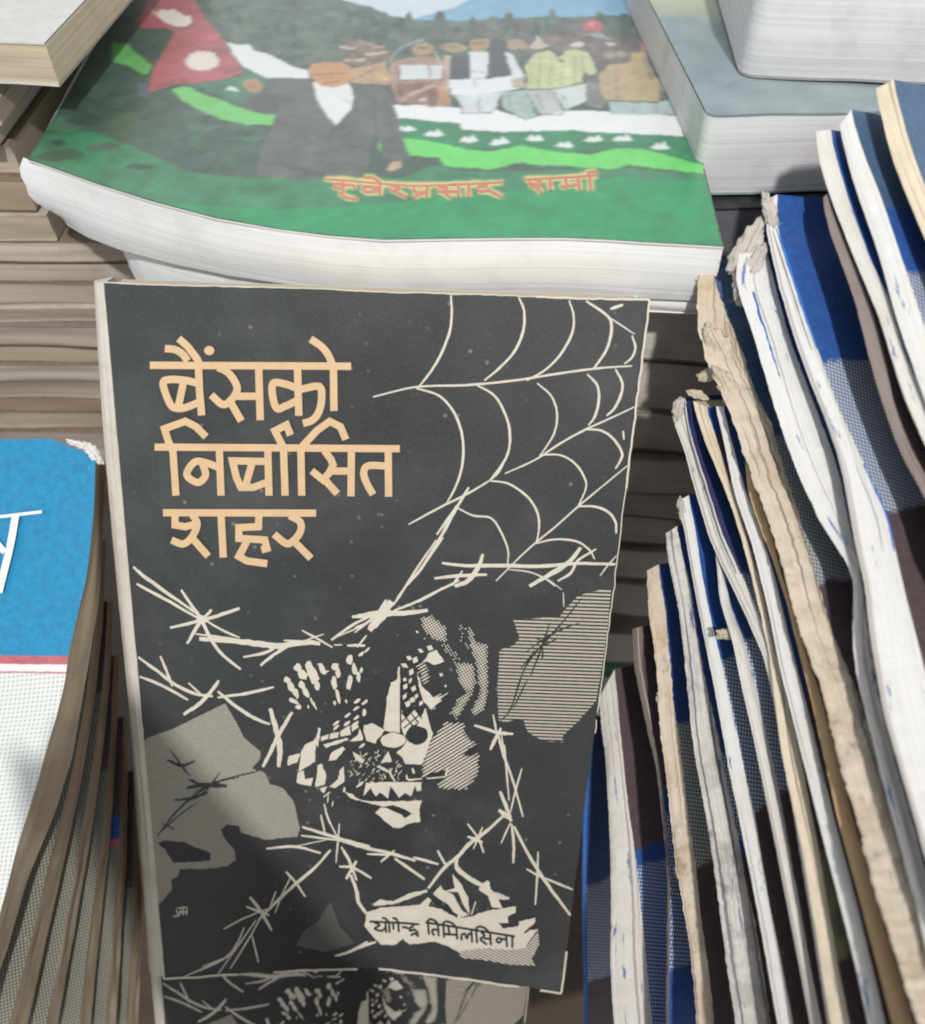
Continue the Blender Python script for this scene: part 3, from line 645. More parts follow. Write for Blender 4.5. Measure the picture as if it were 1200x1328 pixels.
q(ZB, [(70, 262), (110, 275), (170, 380), (180, 450), (115, 425)], (224, 228, 234), .04); q(ZB, [(105, 430), (185, 410), (190, 480), (115, 480)], (196, 178, 154), .15)
q(ZB, [(185, 350), (235, 285), (330, 252), (390, 300), (430, 262), (500, 245), (570, 272), (615, 395), (560, 405), (536, 350), (532, 448), (380, 480), (190, 492), (208, 440)], (206, 212, 162), .12)
for a_, b_ in (((215, 320), (225, 470)), ((280, 290), (275, 480)), ((345, 300), (340, 480)), ((420, 300), (410, 470)), ((480, 280), (490, 455)), ((525, 280), (545, 400))): ga.stroke(ZB([a_, b_]), 1.8, ((164, 172, 122), .2))
ga.ell(*ZB([(405, 318)])[0], 3.5, 3, 0, ((140, 146, 108), .2)); ga.stroke(ZB([(190, 494), (380, 484), (530, 455)]), 2.2, ((128, 136, 104), .2))
q(ZB, [(45, 505), (195, 494), (255, 650), (190, 672), (60, 602)], (170, 190, 184), .12); q(ZB, [(200, 500), (370, 490), (425, 622), (280, 640)], (192, 198, 192), .1); q(ZB, [(365, 492), (555, 456), (552, 560), (430, 612)], (214, 222, 222), .06)
for a_, b_ in (((205, 505), (260, 640)), ((365, 500), (420, 620)), ((260, 510), (300, 620)), ((90, 520), (110, 620)), ((420, 520), (440, 590))): ga.stroke(ZB([a_, b_]), 1.8, ((134, 150, 146), .2))
ga.stroke(ZB([(60, 602), (190, 672), (255, 650), (280, 640), (410, 640), (425, 622)]), 1.4, ((108, 122, 116), .2))
q(ZB, [(550, 440), (640, 390), (690, 560), (640, 600), (555, 590)], (124, 126, 120), .3)
q(ZB, [(638, 400), (690, 340), (815, 330), (828, 262), (900, 258), (962, 400), (1002, 440), (988, 562), (680, 552), (640, 500)], (192, 172, 132), .14)
ga.stroke(ZB([(735, 400), (745, 540)]), 3, ((166, 146, 110), .2)); ga.stroke(ZB([(900, 290), (950, 430)]), 6, ((150, 144, 122), .2)); q(ZB, [(880, 220), (900, 178), (960, 180), (988, 225), (950, 258), (890, 250)], (178, 142, 122), .2)
q(ZB, [(960, 290), (1010, 250), (1035, 280), (990, 330)], (206, 208, 204), .06); q(ZB, [(1015, 360), (1050, 350), (1055, 500), (1015, 500)], (186, 192, 176), .1)
q(ZB, [(695, 566), (830, 560), (1000, 556), (1130, 545), (1135, 640), (1040, 640), (800, 640), (705, 636)], (178, 198, 198), .1); ga.stroke(ZB([(835, 566), (835, 636)]), 2, ((140, 160, 160), .1)); ga.stroke(ZB([(980, 560), (978, 640)]), 2, ((146, 164, 162), .1)); ga.stroke(ZB([(670, 556), (990, 566)]), 2.5, ((112, 122, 96), .2))
q(ZB, [(985, 350), (1060, 282), (1110, 320), (1150, 450), (1195, 600), (1160, 690), (1110, 600), (1080, 520), (1060, 360), (1020, 370), (1005, 560)], (128, 132, 126), .2)
glyph3 = [[(70, 110), (200, 118), (350, 130), (540, 148), (800, 165), (1000, 160), (1190, 155)], [(220, 122), (226, 210)], [(224, 152), (165, 148), (150, 176), (226, 190)], [(226, 158), (305, 162), (318, 192)], [(226, 212), (206, 236), (262, 264), (335, 272)],
 [(526, 146), (520, 242)], [(512, 178), (405, 172), (385, 195), (430, 216), (515, 206)], [(395, 96), (470, 100), (532, 146)], [(605, 158), (682, 180), (640, 204), (596, 196)], [(640, 206), (742, 256)],
 [(912, 166), (906, 266)], [(800, 168), (806, 208), (850, 222), (908, 212)], [(898, 222), (840, 236), (800, 262)], [(1000, 164), (1072, 186), (1036, 212), (990, 206)], [(1040, 214), (1112, 266)], [(1062, 212), (1160, 214)], [(1166, 156), (1166, 258)]]
glyph4 = [[(-30, 196), (180, 190), (352, 180)], [(102, 192), (102, 290)], [(236, 188), (232, 206), (174, 216), (186, 246), (250, 240)], [(250, 240), (296, 262), (352, 290)],
 [(515, 160), (700, 150), (900, 140), (1062, 126)], [(592, 158), (642, 182), (604, 214), (556, 210)], [(604, 214), (648, 262)], [(556, 164), (566, 190), (618, 196)], [(704, 154), (712, 242)], [(820, 150), (830, 212)], [(836, 214), (786, 210)], [(832, 208), (914, 196)], [(912, 146), (926, 242)], [(1000, 138), (1010, 244)], [(1052, 100), (992, 108), (1004, 138)]]
glyphs = [tz(g_, 410, 215, 6.316) for g_ in glyph3] + [tz(g_, 590, 205, 5.714) for g_ in glyph4]
for g_ in glyphs: ga.stroke(g_, 9.5, ((150, 176, 110), .04))
for g_ in glyphs: ga.stroke(g_, 7.2, ((222, 208, 140), .03))
ga.build('cover_print', gcover)
# author lettering, orange red with a pale yellow outline
gl = Art(lambda x, y, h: G(x, y, h), guv, .00008, .000003)
for k, g_ in enumerate(glyphs): gl.stroke(g_, 2.5 if k in (0, 17, 21) else 3.5, 0, len(g_) > 2, 0, .05)
gl.build('author_lettering', [m_ink('salmon_ink', tuple(x * .74 + .02 for x in lin((226, 132, 104))), .08, 0, .36, 350, .8)], gcover, n_up)

# ------------------------------------------------------------------ top right: white books lying on a grey green one
zt2 = -.0985 + CAM.z
def m_misty():
    n = NT('misty_printed_cover'); o = n.obj(); x = n.new('ShaderNodeSeparateXYZ'); n.link(o, x.inputs[0])
    f = n.ramp(n.math('ADD', x.outputs[1], n.math('MULTIPLY', n.noise(o, 40, 4), .03)), .075, .10)
    base = n.mix(n.ramp(n.noise(o, 60, 5, .6), .35, .65), (.22, .28, .295), (.32, .38, .395))
    n.col(n.mix(f, base, (.55, .56, .36))); n.rough(.4); return n.mat
flat_book('thick_book', 'white paged book with misty grey green cover right of the green book', 'book', .0605, .20, .225, .17, zt2 - .0215, zt2, M['pages_grey'], m_misty(), None, .04, .0016, .0005, .0008, 61, .003)
flat_book('thick_book', 'thick white paged book with rounded corner lying topmost at the upper right', 'book', .0725, .23, .236, .17, zt2 + .0006, zt2 + .0262, M['pages_grey'], m_ink('grey_card', (.30, .30, .31), .1), None, -.09, .0018, .0005, .0014, 62, .0045)
# dark wrapped bundle and supports under it
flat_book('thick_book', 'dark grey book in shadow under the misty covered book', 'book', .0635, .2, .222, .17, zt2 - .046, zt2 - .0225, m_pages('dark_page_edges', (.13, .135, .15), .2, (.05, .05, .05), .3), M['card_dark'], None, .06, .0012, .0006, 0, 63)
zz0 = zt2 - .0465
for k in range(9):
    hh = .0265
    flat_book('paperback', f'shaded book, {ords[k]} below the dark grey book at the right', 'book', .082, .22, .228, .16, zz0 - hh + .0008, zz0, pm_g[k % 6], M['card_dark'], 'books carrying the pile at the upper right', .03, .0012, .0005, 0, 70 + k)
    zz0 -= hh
    if zz0 < .03: break

# ------------------------------------------------------------------ the black book and its second copy
def homography(src, dst):
    A = []
    for (x, y), (u, v) in zip(src, dst):
        A.append([x, y, 1, 0, 0, 0, -u * x, -u * y, -u]); A.append([0, 0, 0, x, y, 1, -v * x, -v * y, -v])
    return np.linalg.svd(np.array(A, float))[2][-1].reshape(3, 3)
Hm = np.linalg.inv(np.array([[FPX, 0, CX], [0, FPX, CY], [0, 0, 1]])) @ homography([(0, 0), (1, 0), (1, 1), (0, 1)], [(134, 366), (842, 388), (728, 1287), (213, 1268)])
if Hm[2, 2] < 0: Hm = -Hm
Hm *= .125 / np.linalg.norm(Hm[:, 0])
def c2w(v): return RIGHT * float(v[0]) - UP * float(v[1]) + FWD * float(v[2])
TL = CAM + c2w(Hm[:, 2]); DU = c2w(Hm[:, 0]).normalized(); BH = float(np.linalg.norm(Hm[:, 1])); BW = .125
DN = DU.cross(c2w(Hm[:, 1])).normalized()          # into the book
DV = DN.cross(DU).normalized()                     # down the cover
NB = -DN                                           # towards the viewer
def B(px, py, h=0.0): return on_plane(px, py, TL, NB) + NB * h
def buv(p): d = p - TL; return (d.dot(DU), -d.dot(DV))
BT = .011
black = thing('paperback', 'black paperback with ochre Devanagari title, spider web and barbed wire, leaning in the middle', 'book', TL + DU * BW / 2 + DV * BH + DN * BT, 'two copies of the black paperback')
edge_l = [(134, 366), (149, 540), (166, 740), (184, 940), (199, 1110), (213, 1268)]
bot_e = [(300, 1263), (400, 1257), (491, 1255), (600, 1268), (728, 1287)]
right_e = [(757, 1060), (786, 840), (815, 605), (842, 388)]
top_e = [(760, 387), (640, 382), (500, 378.5), (420, 374), (300, 371), (220, 369.5)]
ol = edge_l + bot_e + right_e + top_e
def jag(ol, amp):
    out = []
    for i, a in enumerate(ol):
        b = ol[(i + 1) % len(ol)]; L = math.hypot(b[0] - a[0], b[1] - a[1]); k = max(1, int(L / 9))
        for j in range(k):
            f = j / k; x, y = a[0] + (b[0] - a[0]) * f, a[1] + (b[1] - a[1]) * f
            q = noise.noise(Vector((x * .06, y * .06, 3))) + .7 * noise.noise(Vector((x * .3, y * .3, 8)))
            out.append((x + amp * q, y + amp * noise.noise(Vector((x * .07, y * .07, 13)))))
    return out
jo = jag(ol, 1.1)
mb = MB(); fp = [B(*p) for p in jo]; mb.face(fp[::-1], [buv(p) for p in fp][::-1])
for i in range(len(fp)):
    a, b = fp[i], fp[(i + 1) % len(fp)]; mb.face([a, b, b + DN * .0005, a + DN * .0005], None, 1)
bcover = mb.build('front_cover', [M['black'], M['beige']], black)
# spine: white, wraps round the left edge
spx = [(118, 365), (122, 440), (130, 560), (142, 700), (154, 820), (165, 930), (177, 1060), (185, 1180), (191, 1262)]
sb = MB(); rows = []; uvs = []
for i in range(60):
    f = i / 59; py = 365 + f * 899
    xl = float(np.interp(py, [p[1] for p in spx], [p[0] for p in spx])) + .8 * noise.noise(Vector((0, py * .05, 1)))
    xr = float(np.interp(py + 2, [p[1] for p in edge_l], [p[0] for p in edge_l])) + .7 * noise.noise(Vector((py * .12, 4, 1))) + 1.2
    a = B(xr, py + 2, .00005); b = B(xl, py); w_ = (a - b).length
    row = [a, a.lerp(b, .25) + NB * .0002, a.lerp(b, .55) + NB * .0001, a.lerp(b, .85) - NB * .0006, b - NB * .0016, b - NB * .005 + DU * .0003, b - NB * BT + DU * .0012]
    rows.append(row); uvs.append([(f * .21, k * .0012 + .3) for k in range(7)])
sb.grid([r[::-1] for r in rows], uvs)
sb.face([p for p in rows[0]]); sb.face([p for p in rows[-1]][::-1])
sb.build('spine', M['spine_white'], black)
def slab(mb, corners, d0, d1):
    q = [c + DN * d0 for c in corners]; T = [c + DN * d1 for c in corners]
    mb.face(q[::-1]); mb.face(T)
    for i in range(4):
        j = (i + 1) % 4; l = (q[j] - q[i]).length
        mb.face([q[i], q[j], T[j], T[i]], [(0, 0), (l, 0), (l, d1 - d0), (0, d1 - d0)])
pg = MB(); slab(pg, [B(140, 369), B(832, 391), B(722, 1262), B(222, 1246)], .0006, BT - .0006); pg.build('page_block', M['pages_cream'], black)
bk = MB(); slab(bk, [B(136, 369), B(836, 391), B(725, 1266), B(215, 1250)], BT - .0005, BT); bk.build('back_cover', M['card_white'], black)

art = Art(lambda x, y, h: B(x, y, h), buv, .00002, .0000011)
art.rag = .75
mats_art = [M['beige'], M['dark'], M['half_h'], M['half_f'], M['half_d'], M['half_x'], M['half_g']]
W5 = lambda p: tz(p, 460, 340, 3); W7 = lambda p: tz(p, 460, 700, 3.158); W6 = lambda p: tz(p, 140, 700, 3.158)
WR = lambda p: tz(p, 440, 960, 3.333); WL = lambda p: tz(p, 140, 960, 3.529); F = lambda p: tz(p, 340, 780, 4); A_ = lambda p: tz(p, 460, 1120, 4.615)
# landscape fields
art.poly([(205, 1171), (208, 1171), (223, 1154), (222, 1141), (231, 1136), (233, 1127), (267, 1127), (293, 1124), (306, 1116), (304, 1102), (293, 1090), (286, 1076), (296, 1069), (310, 1072), (313, 1080), (344, 1089), (386, 1085), (389, 1073), (381, 1039), (367, 1022), (350, 1017), (344, 1002), (327, 997), (338, 983), (338, 975), (316, 956), (305, 934), (292, 912), (225, 945), (191, 957), (187, 962), (193, 1040), (199, 1100)], 3)
art.poly(W7([(650, 325), (840, 318), (850, 300), (915, 230), (1000, 205), (1050, 205), (1040, 330), (1020, 480), (990, 660), (920, 740), (855, 800), (850, 825), (780, 825), (710, 790), (690, 735), (620, 745), (590, 740), (585, 600), (595, 450), (650, 435), (675, 405), (665, 370)]), 2)
art.poly(WL([(1020, 740), (1060, 850), (1130, 930), (1000, 970), (860, 940), (900, 870), (960, 830)]), 6)
for z, s_, wd in ((W7, [(930, 240), (850, 340), (770, 430), (700, 520), (640, 690), (600, 740)], 8), (W7, [(920, 340), (820, 380), (700, 460)], 7), (W7, [(800, 340), (770, 430), (720, 560)], 8), (W7, [(770, 440), (770, 490)], 7), (W7, [(740, 400), (790, 430)], 7), (W7, [(830, 405), (760, 440)], 6), (W7, [(680, 530), (740, 450)], 6), (W7, [(710, 570), (650, 690)], 7),
    (WL, [(225, 440), (330, 310), (480, 200), (690, 140)], 10), (WL, [(270, 90), (340, 115), (400, 95)], 14), (WL, [(360, 220), (440, 205), (545, 210)], 20), (WL, [(300, 275), (380, 265), (460, 240)], 12), (WL, [(515, 145), (440, 240), (360, 280)], 10), (WL, [(285, 40), (340, 120), (375, 160)], 9), (WL, [(410, 285), (330, 340), (240, 420)], 7), (WL, [(370, 180), (420, 200)], 12), (WL, [(250, 380), (310, 410)], 6), (WL, [(390, 240), (500, 190), (600, 170)], 8)):
    art.stroke(z(s_), wd / (3.158 if z is W7 else 3.529), 1, True, .5, .3)
art.poly([(204, 1093), (215, 1090), (239, 1092), (256, 1100), (273, 1106), (273, 1116), (250, 1118), (225, 1119), (214, 1102)], 1)
# web and wires
web = [([(375, 128), (378, 200), (370, 270), (340, 350), (300, 420), (250, 485)], 10), ([(638, 135), (660, 190), (655, 270), (620, 350), (560, 415), (505, 460)], 10), ([(835, 148), (853, 210), (845, 280), (800, 360), (740, 420), (670, 460)], 9), ([(900, 150), (985, 210), (1000, 260), (980, 340), (930, 415)], 11), ([(985, 210), (1090, 280)], 6), ([(995, 182), (1045, 165)], 12), ([(1080, 285), (1093, 330), (1080, 370), (1050, 395)], 9), ([(72, 524), (240, 485), (430, 478), (620, 460), (800, 432), (950, 412), (1080, 403)], 9), ([(240, 490), (330, 520), (390, 590), (420, 680), (420, 780), (395, 870), (360, 935)], 10), ([(475, 478), (545, 520), (590, 600), (605, 680), (590, 760), (530, 845)], 10), ([(710, 470), (765, 520), (788, 590), (775, 670), (720, 755)], 8), ([(905, 435), (945, 480), (950, 540), (935, 600), (910, 635)], 10), ([(1015, 415), (1042, 470), (1035, 520), (1010, 570), (980, 597)], 11), ([(1095, 560), (1000, 605), (900, 650), (800, 705), (700, 770), (585, 822)], 8), ([(585, 770), (560, 815), (525, 850)], 10), ([(525, 850), (440, 900), (330, 955), (210, 1020)], 9), ([(900, 650), (960, 655), (1010, 690), (1040, 740), (1035, 770), (1015, 803)], 10), ([(720, 750), (800, 750), (860, 785), (895, 840), (900, 880), (870, 950)], 8), ([(530, 850), (600, 862), (670, 910), (710, 970), (718, 1030), (708, 1090)], 9), ([(1070, 785), (960, 875), (870, 950), (780, 1030), (700, 1095), (640, 1150), (550, 1240)], 7), ([(870, 950), (930, 950), (985, 970), (1015, 1010), (1018, 1055)], 10), ([(390, 950), (460, 985), (530, 995), (570, 1050), (597, 1120), (595, 1175)], 8), ([(445, 875), (400, 950), (340, 1060), (260, 1190), (200, 1260)], 12), ([(400, 945), (320, 1060)], 10), ([(345, 1070), (265, 1185)], 8), ([(700, 1095), (780, 1078), (860, 1085), (910, 1115), (935, 1155)], 8), ([(340, 1170), (430, 1180), (560, 1180), (720, 1182), (870, 1172), (1015, 1175)], 14), ([(500, 1135), (480, 1190), (440, 1240), (390, 1260)], 18), ([(310, 1230), (400, 1220), (515, 1215)], 13), ([(420, 1200), (380, 1258)], 9), ([(880, 1110), (830, 1170), (760, 1215), (680, 1260)], 18), ([(940, 1115), (870, 1160), (840, 1210), (790, 1240)], 10), ([(600, 1195), (680, 1205), (740, 1230), (780, 1260)], 6), ([(1020, 1140), (985, 1180), (955, 1220)], 6), ([(1045, 655), (1048, 690)], 8)]
for s_, wd in web: art.stroke(W5(s_), wd / 3, 0, True, .35, .15)
wire7 = [([(335, 0), (260, 110), (170, 250), (150, 270)], 10), ([(430, 165), (340, 210), (250, 255), (160, 290)], 12), ([(0, 315), (100, 300), (200, 300), (300, 288)], 22), ([(150, 250), (110, 310), (60, 370)], 38), ([(130, 245), (80, 330)], 14), ([(110, 290), (50, 340), (0, 380)], 9), ([(75, 330), (0, 360)], 8), ([(790, 160), (850, 205)], 5), ([(855, 215), (857, 275)], 5), ([(490, 760), (590, 790), (650, 795)], 14), ([(568, 715), (580, 780), (590, 800)], 9), ([(600, 770), (575, 820), (555, 860)], 15), ([(590, 800), (610, 880), (635, 947)], 13), ([(600, 790), (615, 880)], 7), ([(50, 390), (10, 440)], 8)]
for s_, wd in wire7: art.stroke(W7(s_), wd / 3.158, 0, True, .45, .25)
wire6 = [([(105, 110), (150, 150), (240, 215), (370, 305)], 14), ([(118, 180), (230, 240), (370, 320)], 12), ([(300, 205), (345, 270), (385, 330), (430, 420), (480, 480), (545, 530)], 14), ([(540, 280), (420, 320), (255, 360)], 15), ([(425, 285), (370, 350), (325, 425)], 15), ([(400, 330), (480, 375), (540, 400)], 10), ([(360, 385), (520, 405)], 8), ([(375, 405), (500, 412), (620, 425), (700, 435), (800, 420), (870, 425)], 24), ([(700, 430), (650, 460), (555, 480)], 12), ([(740, 435), (680, 470), (625, 515)], 13), ([(720, 412), (850, 418)], 10), ([(795, 370), (860, 405), (920, 440)], 9), ([(885, 385), (800, 415)], 6), ([(915, 410), (1000, 350), (1080, 310)], 11), ([(930, 400), (1060, 345)], 6), ([(1000, 315), (1100, 310), (1200, 300)], 16), ([(925, 430), (960, 430)], 6), ([(980, 432), (1055, 432)], 12), ([(125, 480), (200, 535), (280, 595), (360, 630), (430, 640)], 13), ([(215, 475), (240, 535), (265, 600)], 11), ([(130, 560), (220, 595), (330, 655)], 12), ([(455, 575), (420, 625), (370, 675), (310, 715)], 16), ([(330, 585), (390, 640)], 8), ([(680, 603), (560, 630), (450, 645)], 12), ([(450, 620), (530, 685), (600, 730), (665, 755)], 14), ([(665, 690), (690, 780), (705, 850), (700, 930)], 22), ([(755, 705), (705, 790), (670, 860), (635, 930)], 17)]
for s_, wd in wire6: art.stroke(W6(s_), wd / 3.158, 0, True, .35, .2)
art.ell(*W6([(385, 325)])[0], 7, 6, 0, 0, 10, .2)
wireR = [([(690, 0), (720, 90), (750, 170), (795, 330)], 10), ([(790, 120), (765, 210), (740, 310)], 8), ([(715, 20), (725, 150), (735, 260)], 8), ([(695, 220), (720, 280), (745, 350)], 16), ([(690, 300), (740, 340)], 20), ([(715, 320), (640, 390), (560, 450), (510, 505), (460, 545), (385, 640)], 16), ([(555, 360), (600, 420), (625, 485)], 10), ([(555, 415), (620, 440)], 14), ([(620, 375), (580, 470)], 8), ([(740, 355), (700, 445)], 8), ([(745, 360), (755, 450), (752, 530)], 12), ([(755, 370), (800, 460), (860, 560), (920, 650), (1000, 755)], 14), ([(860, 480), (855, 600), (848, 710)], 9), ([(810, 555), (880, 595)], 9), ([(890, 595), (1010, 645)], 10), ([(425, 475), (450, 520), (470, 545)], 11), ([(510, 500), (510, 550), (560, 595), (620, 630), (690, 710)], 20), ([(640, 605), (650, 660)], 14), ([(640, 650), (735, 683)], 14), ([(0, 430), (100, 460), (230, 490), (330, 520)], 14), ([(120, 490), (220, 495)], 10), ([(240, 475), (180, 525)], 10), ([(240, 510), (370, 600)], 14), ([(320, 505), (430, 535)], 12), ([(75, 520), (30, 600)], 14), ([(0, 545), (60, 550), (140, 595)], 12), ([(10, 460), (50, 530)], 10), ([(50, 580), (75, 650), (85, 700), (120, 750)], 16), ([(160, 870), (100, 890), (0, 930)], 12)]
for s_, wd in wireR: art.stroke(WR(s_), wd / 3.333, 0, True, .35, .2)
wireL = [([(890, 395), (1000, 430), (1100, 460), (1200, 485)], 14), ([(885, 435), (1050, 455)], 10), ([(725, 495), (850, 485), (975, 515)], 12), ([(850, 485), (1000, 455)], 5), ([(975, 340), (995, 430)], 9), ([(990, 290), (1010, 360), (1050, 440)], 9), ([(1060, 380), (1045, 560)], 8), ([(1020, 500), (950, 580), (850, 665), (760, 750), (690, 820)], 14), ([(840, 620), (800, 700), (765, 790)], 7), ([(815, 600), (860, 650), (905, 715)], 11), ([(650, 715), (700, 780), (750, 870)], 14), ([(770, 690), (740, 770)], 8), ([(635, 760), (740, 800)], 12), ([(730, 770), (620, 815), (530, 862)], 7), ([(700, 810), (650, 900), (560, 1045)], 7), ([(680, 820), (610, 920), (500, 1075)], 7), ([(625, 855), (590, 930), (530, 1000), (340, 1085)], 8), ([(550, 990), (430, 1035)], 6), ([(660, 890), (690, 1015)], 8), ([(1080, 500), (1110, 560), (1140, 640)], 12), ([(1190, 920), (1110, 965), (1040, 985)], 12),
    ([(318, 766), (366, 764)], 7), ([(328, 786), (362, 784)], 7), ([(346, 756), (346, 802)], 7), ([(300, 806), (326, 798), (335, 772)], 8), ([(314, 770), (320, 795)], 6), ([(362, 770), (362, 800)], 7)]
for s_, wd in wireL: art.stroke(WL(s_), wd / 3.529, 0, True, .35, .2)
# mask
def fp_(p, m=0): art.poly(F(p), m)
for p in ([(670, 420), (700, 405), (705, 340), (716, 335), (718, 680), (640, 670), (630, 650), (640, 580), (650, 490)],
          [(530, 640), (570, 630), (610, 650), (640, 665), (620, 690), (600, 710), (590, 735), (545, 720), (525, 680)],
          [(722, 640), (800, 650), (850, 550), (870, 640), (885, 680), (870, 740), (830, 845), (740, 840), (730, 810), (700, 780), (740, 745), (735, 690)],
          [(540, 940), (825, 938), (825, 980), (805, 985), (795, 950), (775, 1010), (740, 990), (710, 1015), (680, 970), (665, 955), (655, 1020), (610, 990), (590, 1010), (565, 965), (525, 1010)],
          [(430, 985), (470, 1000), (500, 1025), (560, 1035), (700, 1035), (830, 1030), (815, 1080), (822, 1140), (760, 1150), (720, 1175), (680, 1170), (640, 1140), (590, 1095), (620, 1060), (560, 1045), (490, 1030), (450, 1010)],
          [(655, 775), (675, 830), (615, 835)],
          [(205, 770), (230, 735), (270, 720), (280, 700), (275, 830), (190, 880), (195, 840)], [(130, 830), (140, 800), (200, 785), (185, 830), (135, 850)], [(185, 885), (215, 875), (225, 920), (265, 910), (255, 955), (180, 940)], [(290, 850), (310, 840), (335, 900), (325, 950), (275, 960), (285, 900)], [(400, 880), (425, 850), (430, 930), (380, 965), (350, 960), (395, 920)], [(300, 970), (340, 955), (320, 995)], [(292, 652), (306, 655), (290, 755), (276, 740)],
          [(302, 702), (345, 685), (345, 710), (305, 725)], [(352, 685), (400, 675), (395, 703), (352, 712)], [(408, 670), (455, 640), (460, 690), (408, 700)], [(465, 640), (500, 615), (500, 650), (465, 675)], [(505, 630), (525, 700), (520, 720), (450, 725), (500, 690)], [(320, 740), (440, 705), (450, 715), (400, 735), (330, 757)],
          [(360, 780), (420, 750), (430, 765), (385, 820), (345, 825)], [(470, 775), (530, 820), (520, 840), (480, 810)],
          [(805, 345), (825, 325), (870, 262), (905, 250), (945, 310), (890, 330), (850, 305)], [(805, 370), (832, 440), (890, 495), (940, 488), (880, 560), (840, 520), (815, 450)]): fp_(p)
art.ell(*F([(680, 718)])[0], 17.5, 11.2, 0, 1, 20); art.ell(*F([(681, 718)])[0], 16.2, 9.8, 0, 0, 20); art.ell(*F([(803, 692)])[0], 14.5, 12.3, 0, 1, 18)
fp_([(600, 1068), (680, 1055), (740, 1075), (778, 1100), (740, 1122), (715, 1100), (640, 1068)], 1)
for cx, cy, rx, ry, an in ((130, 405, 18, 18, 0), (150, 440, 18, 28, -20), (175, 475, 16, 28, -20), (185, 340, 20, 20, 0), (210, 375, 22, 30, -40), (260, 370, 26, 64, -20), (285, 430, 14, 28, -10), (205, 430, 16, 20, -10), (225, 465, 14, 34, -25), (268, 530, 7, 34, -30), (165, 515, 30, 11, 28), (190, 545, 16, 13, 0), (240, 545, 7, 10, 0), (315, 350, 15, 35, -25), (380, 335, 18, 18, 0), (395, 370, 14, 28, -5), (375, 420, 14, 35, -8), (395, 490, 10, 40, -12), (378, 525, 8, 12, 0), (455, 300, 18, 25, 10), (480, 350, 14, 32, -12), (455, 420, 15, 42, 8), (500, 390, 10, 28, -5), (515, 355, 8, 15, 0), (437, 515, 6, 10, 0), (300, 325, 14, 6, 0), (340, 360, 8, 5, 0)):
    x, y = F([(cx, cy)])[0]; art.ell(x, y, rx / 4, ry / 4, an, 0, 11, .16)
for cx, cy in ((493, 515), (490, 552), (533, 522), (445, 587), (385, 628), (440, 632), (490, 600), (385, 650), (520, 745), (510, 945), (545, 250), (515, 270)):
    x, y = F([(cx, cy)])[0]; art.ell(x, y, 5, 1.9, -38, 0, 8, .12)
art.ell(*F([(530, 575)])[0], 2.6, 5, 5, 0, 8, .1)
for q, gw in (([(825, 80), (880, 70), (955, 130), (960, 215), (900, 200), (835, 150)], 1.0), ([(930, 205), (985, 230), (1040, 300), (1000, 310), (940, 250)], .35), ([(1065, 125), (1095, 150), (1110, 210), (1170, 215), (1172, 480), (1155, 560), (1105, 590), (1080, 570), (1130, 470), (1112, 330), (1080, 230)], .95), ([(1000, 310), (1100, 320), (1112, 420), (1092, 480), (1010, 610), (975, 580), (1010, 510), (1060, 470), (1020, 420)], .9), ([(1020, 110), (1060, 140), (1080, 300), (1040, 280)], .2)):
    art.screen(F(q), 3.3, -.55, gw)
for q, gw in (([(950, 625), (1045, 625), (1055, 690), (1110, 735), (1050, 795), (1125, 785), (1125, 890), (1060, 975), (900, 965), (960, 890), (825, 915), (838, 830), (868, 725)], 1.1), ([(795, 330), (850, 305), (870, 400), (835, 440)], .7), ([(870, 485), (965, 475), (900, 550), (860, 570)], .9)):
    art.screen(F(q), 3.9, -.55, gw, 0, True)
fp_([(870, 890), (955, 870), (945, 910), (850, 918)], 1); fp_([(1045, 798), (1075, 755), (1110, 770), (1090, 795)], 1)
for cx, cy, rx, ry in ((765, 290, 13, 9), (740, 330, 17, 11), (795, 300, 11, 15), (825, 252, 14, 9), (872, 237, 14, 11), (775, 362, 11, 15), (740, 402, 10, 9), (770, 408, 8, 14), (745, 438, 10, 14), (786, 450, 10, 14), (740, 490, 9, 15), (802, 488, 8, 13), (757, 528, 11, 16), (781, 508, 11, 14), (826, 524, 8, 14), (930, 378, 9, 9), (952, 435, 5, 6), (805, 155, 7, 5), (845, 190, 4, 4)):
    x, y = F([(cx, cy)])[0]; art.ell(x, y, rx / 3.0, ry / 3.0, 25, 0, 4, .12)
fp_([(724, 560), (745, 600), (790, 555), (815, 590), (830, 600), (800, 632), (740, 655), (724, 650)])
for q in ([(724, 625), (800, 545)], [(735, 655), (835, 570)], [(722, 570), (785, 645)], [(750, 545), (810, 625)], [(785, 545), (830, 605)]): art.stroke(F(q), 1.7, 1)
art.stroke(F([(718, 420), (718, 680)]), 1.3, 1); art.stroke(F([(500, 630), (520, 670), (535, 715)]), 3, 1)
rs = random.Random(12)
for _ in range(75):
    x, y = rs.uniform(440, 720), rs.uniform(780, 930)
    if (x - 655) ** 2 + (y - 805) ** 2 < 1600: continue
    l = rs.uniform(8, 26); an = rs.choice([-.9, 1.2, -.6]) + rs.uniform(-.3, .3)
    art.stroke(F([(x, y), (x + l * math.cos(an), y + l * math.sin(an))]), rs.uniform(.8, 2.4), 0, False, .4)
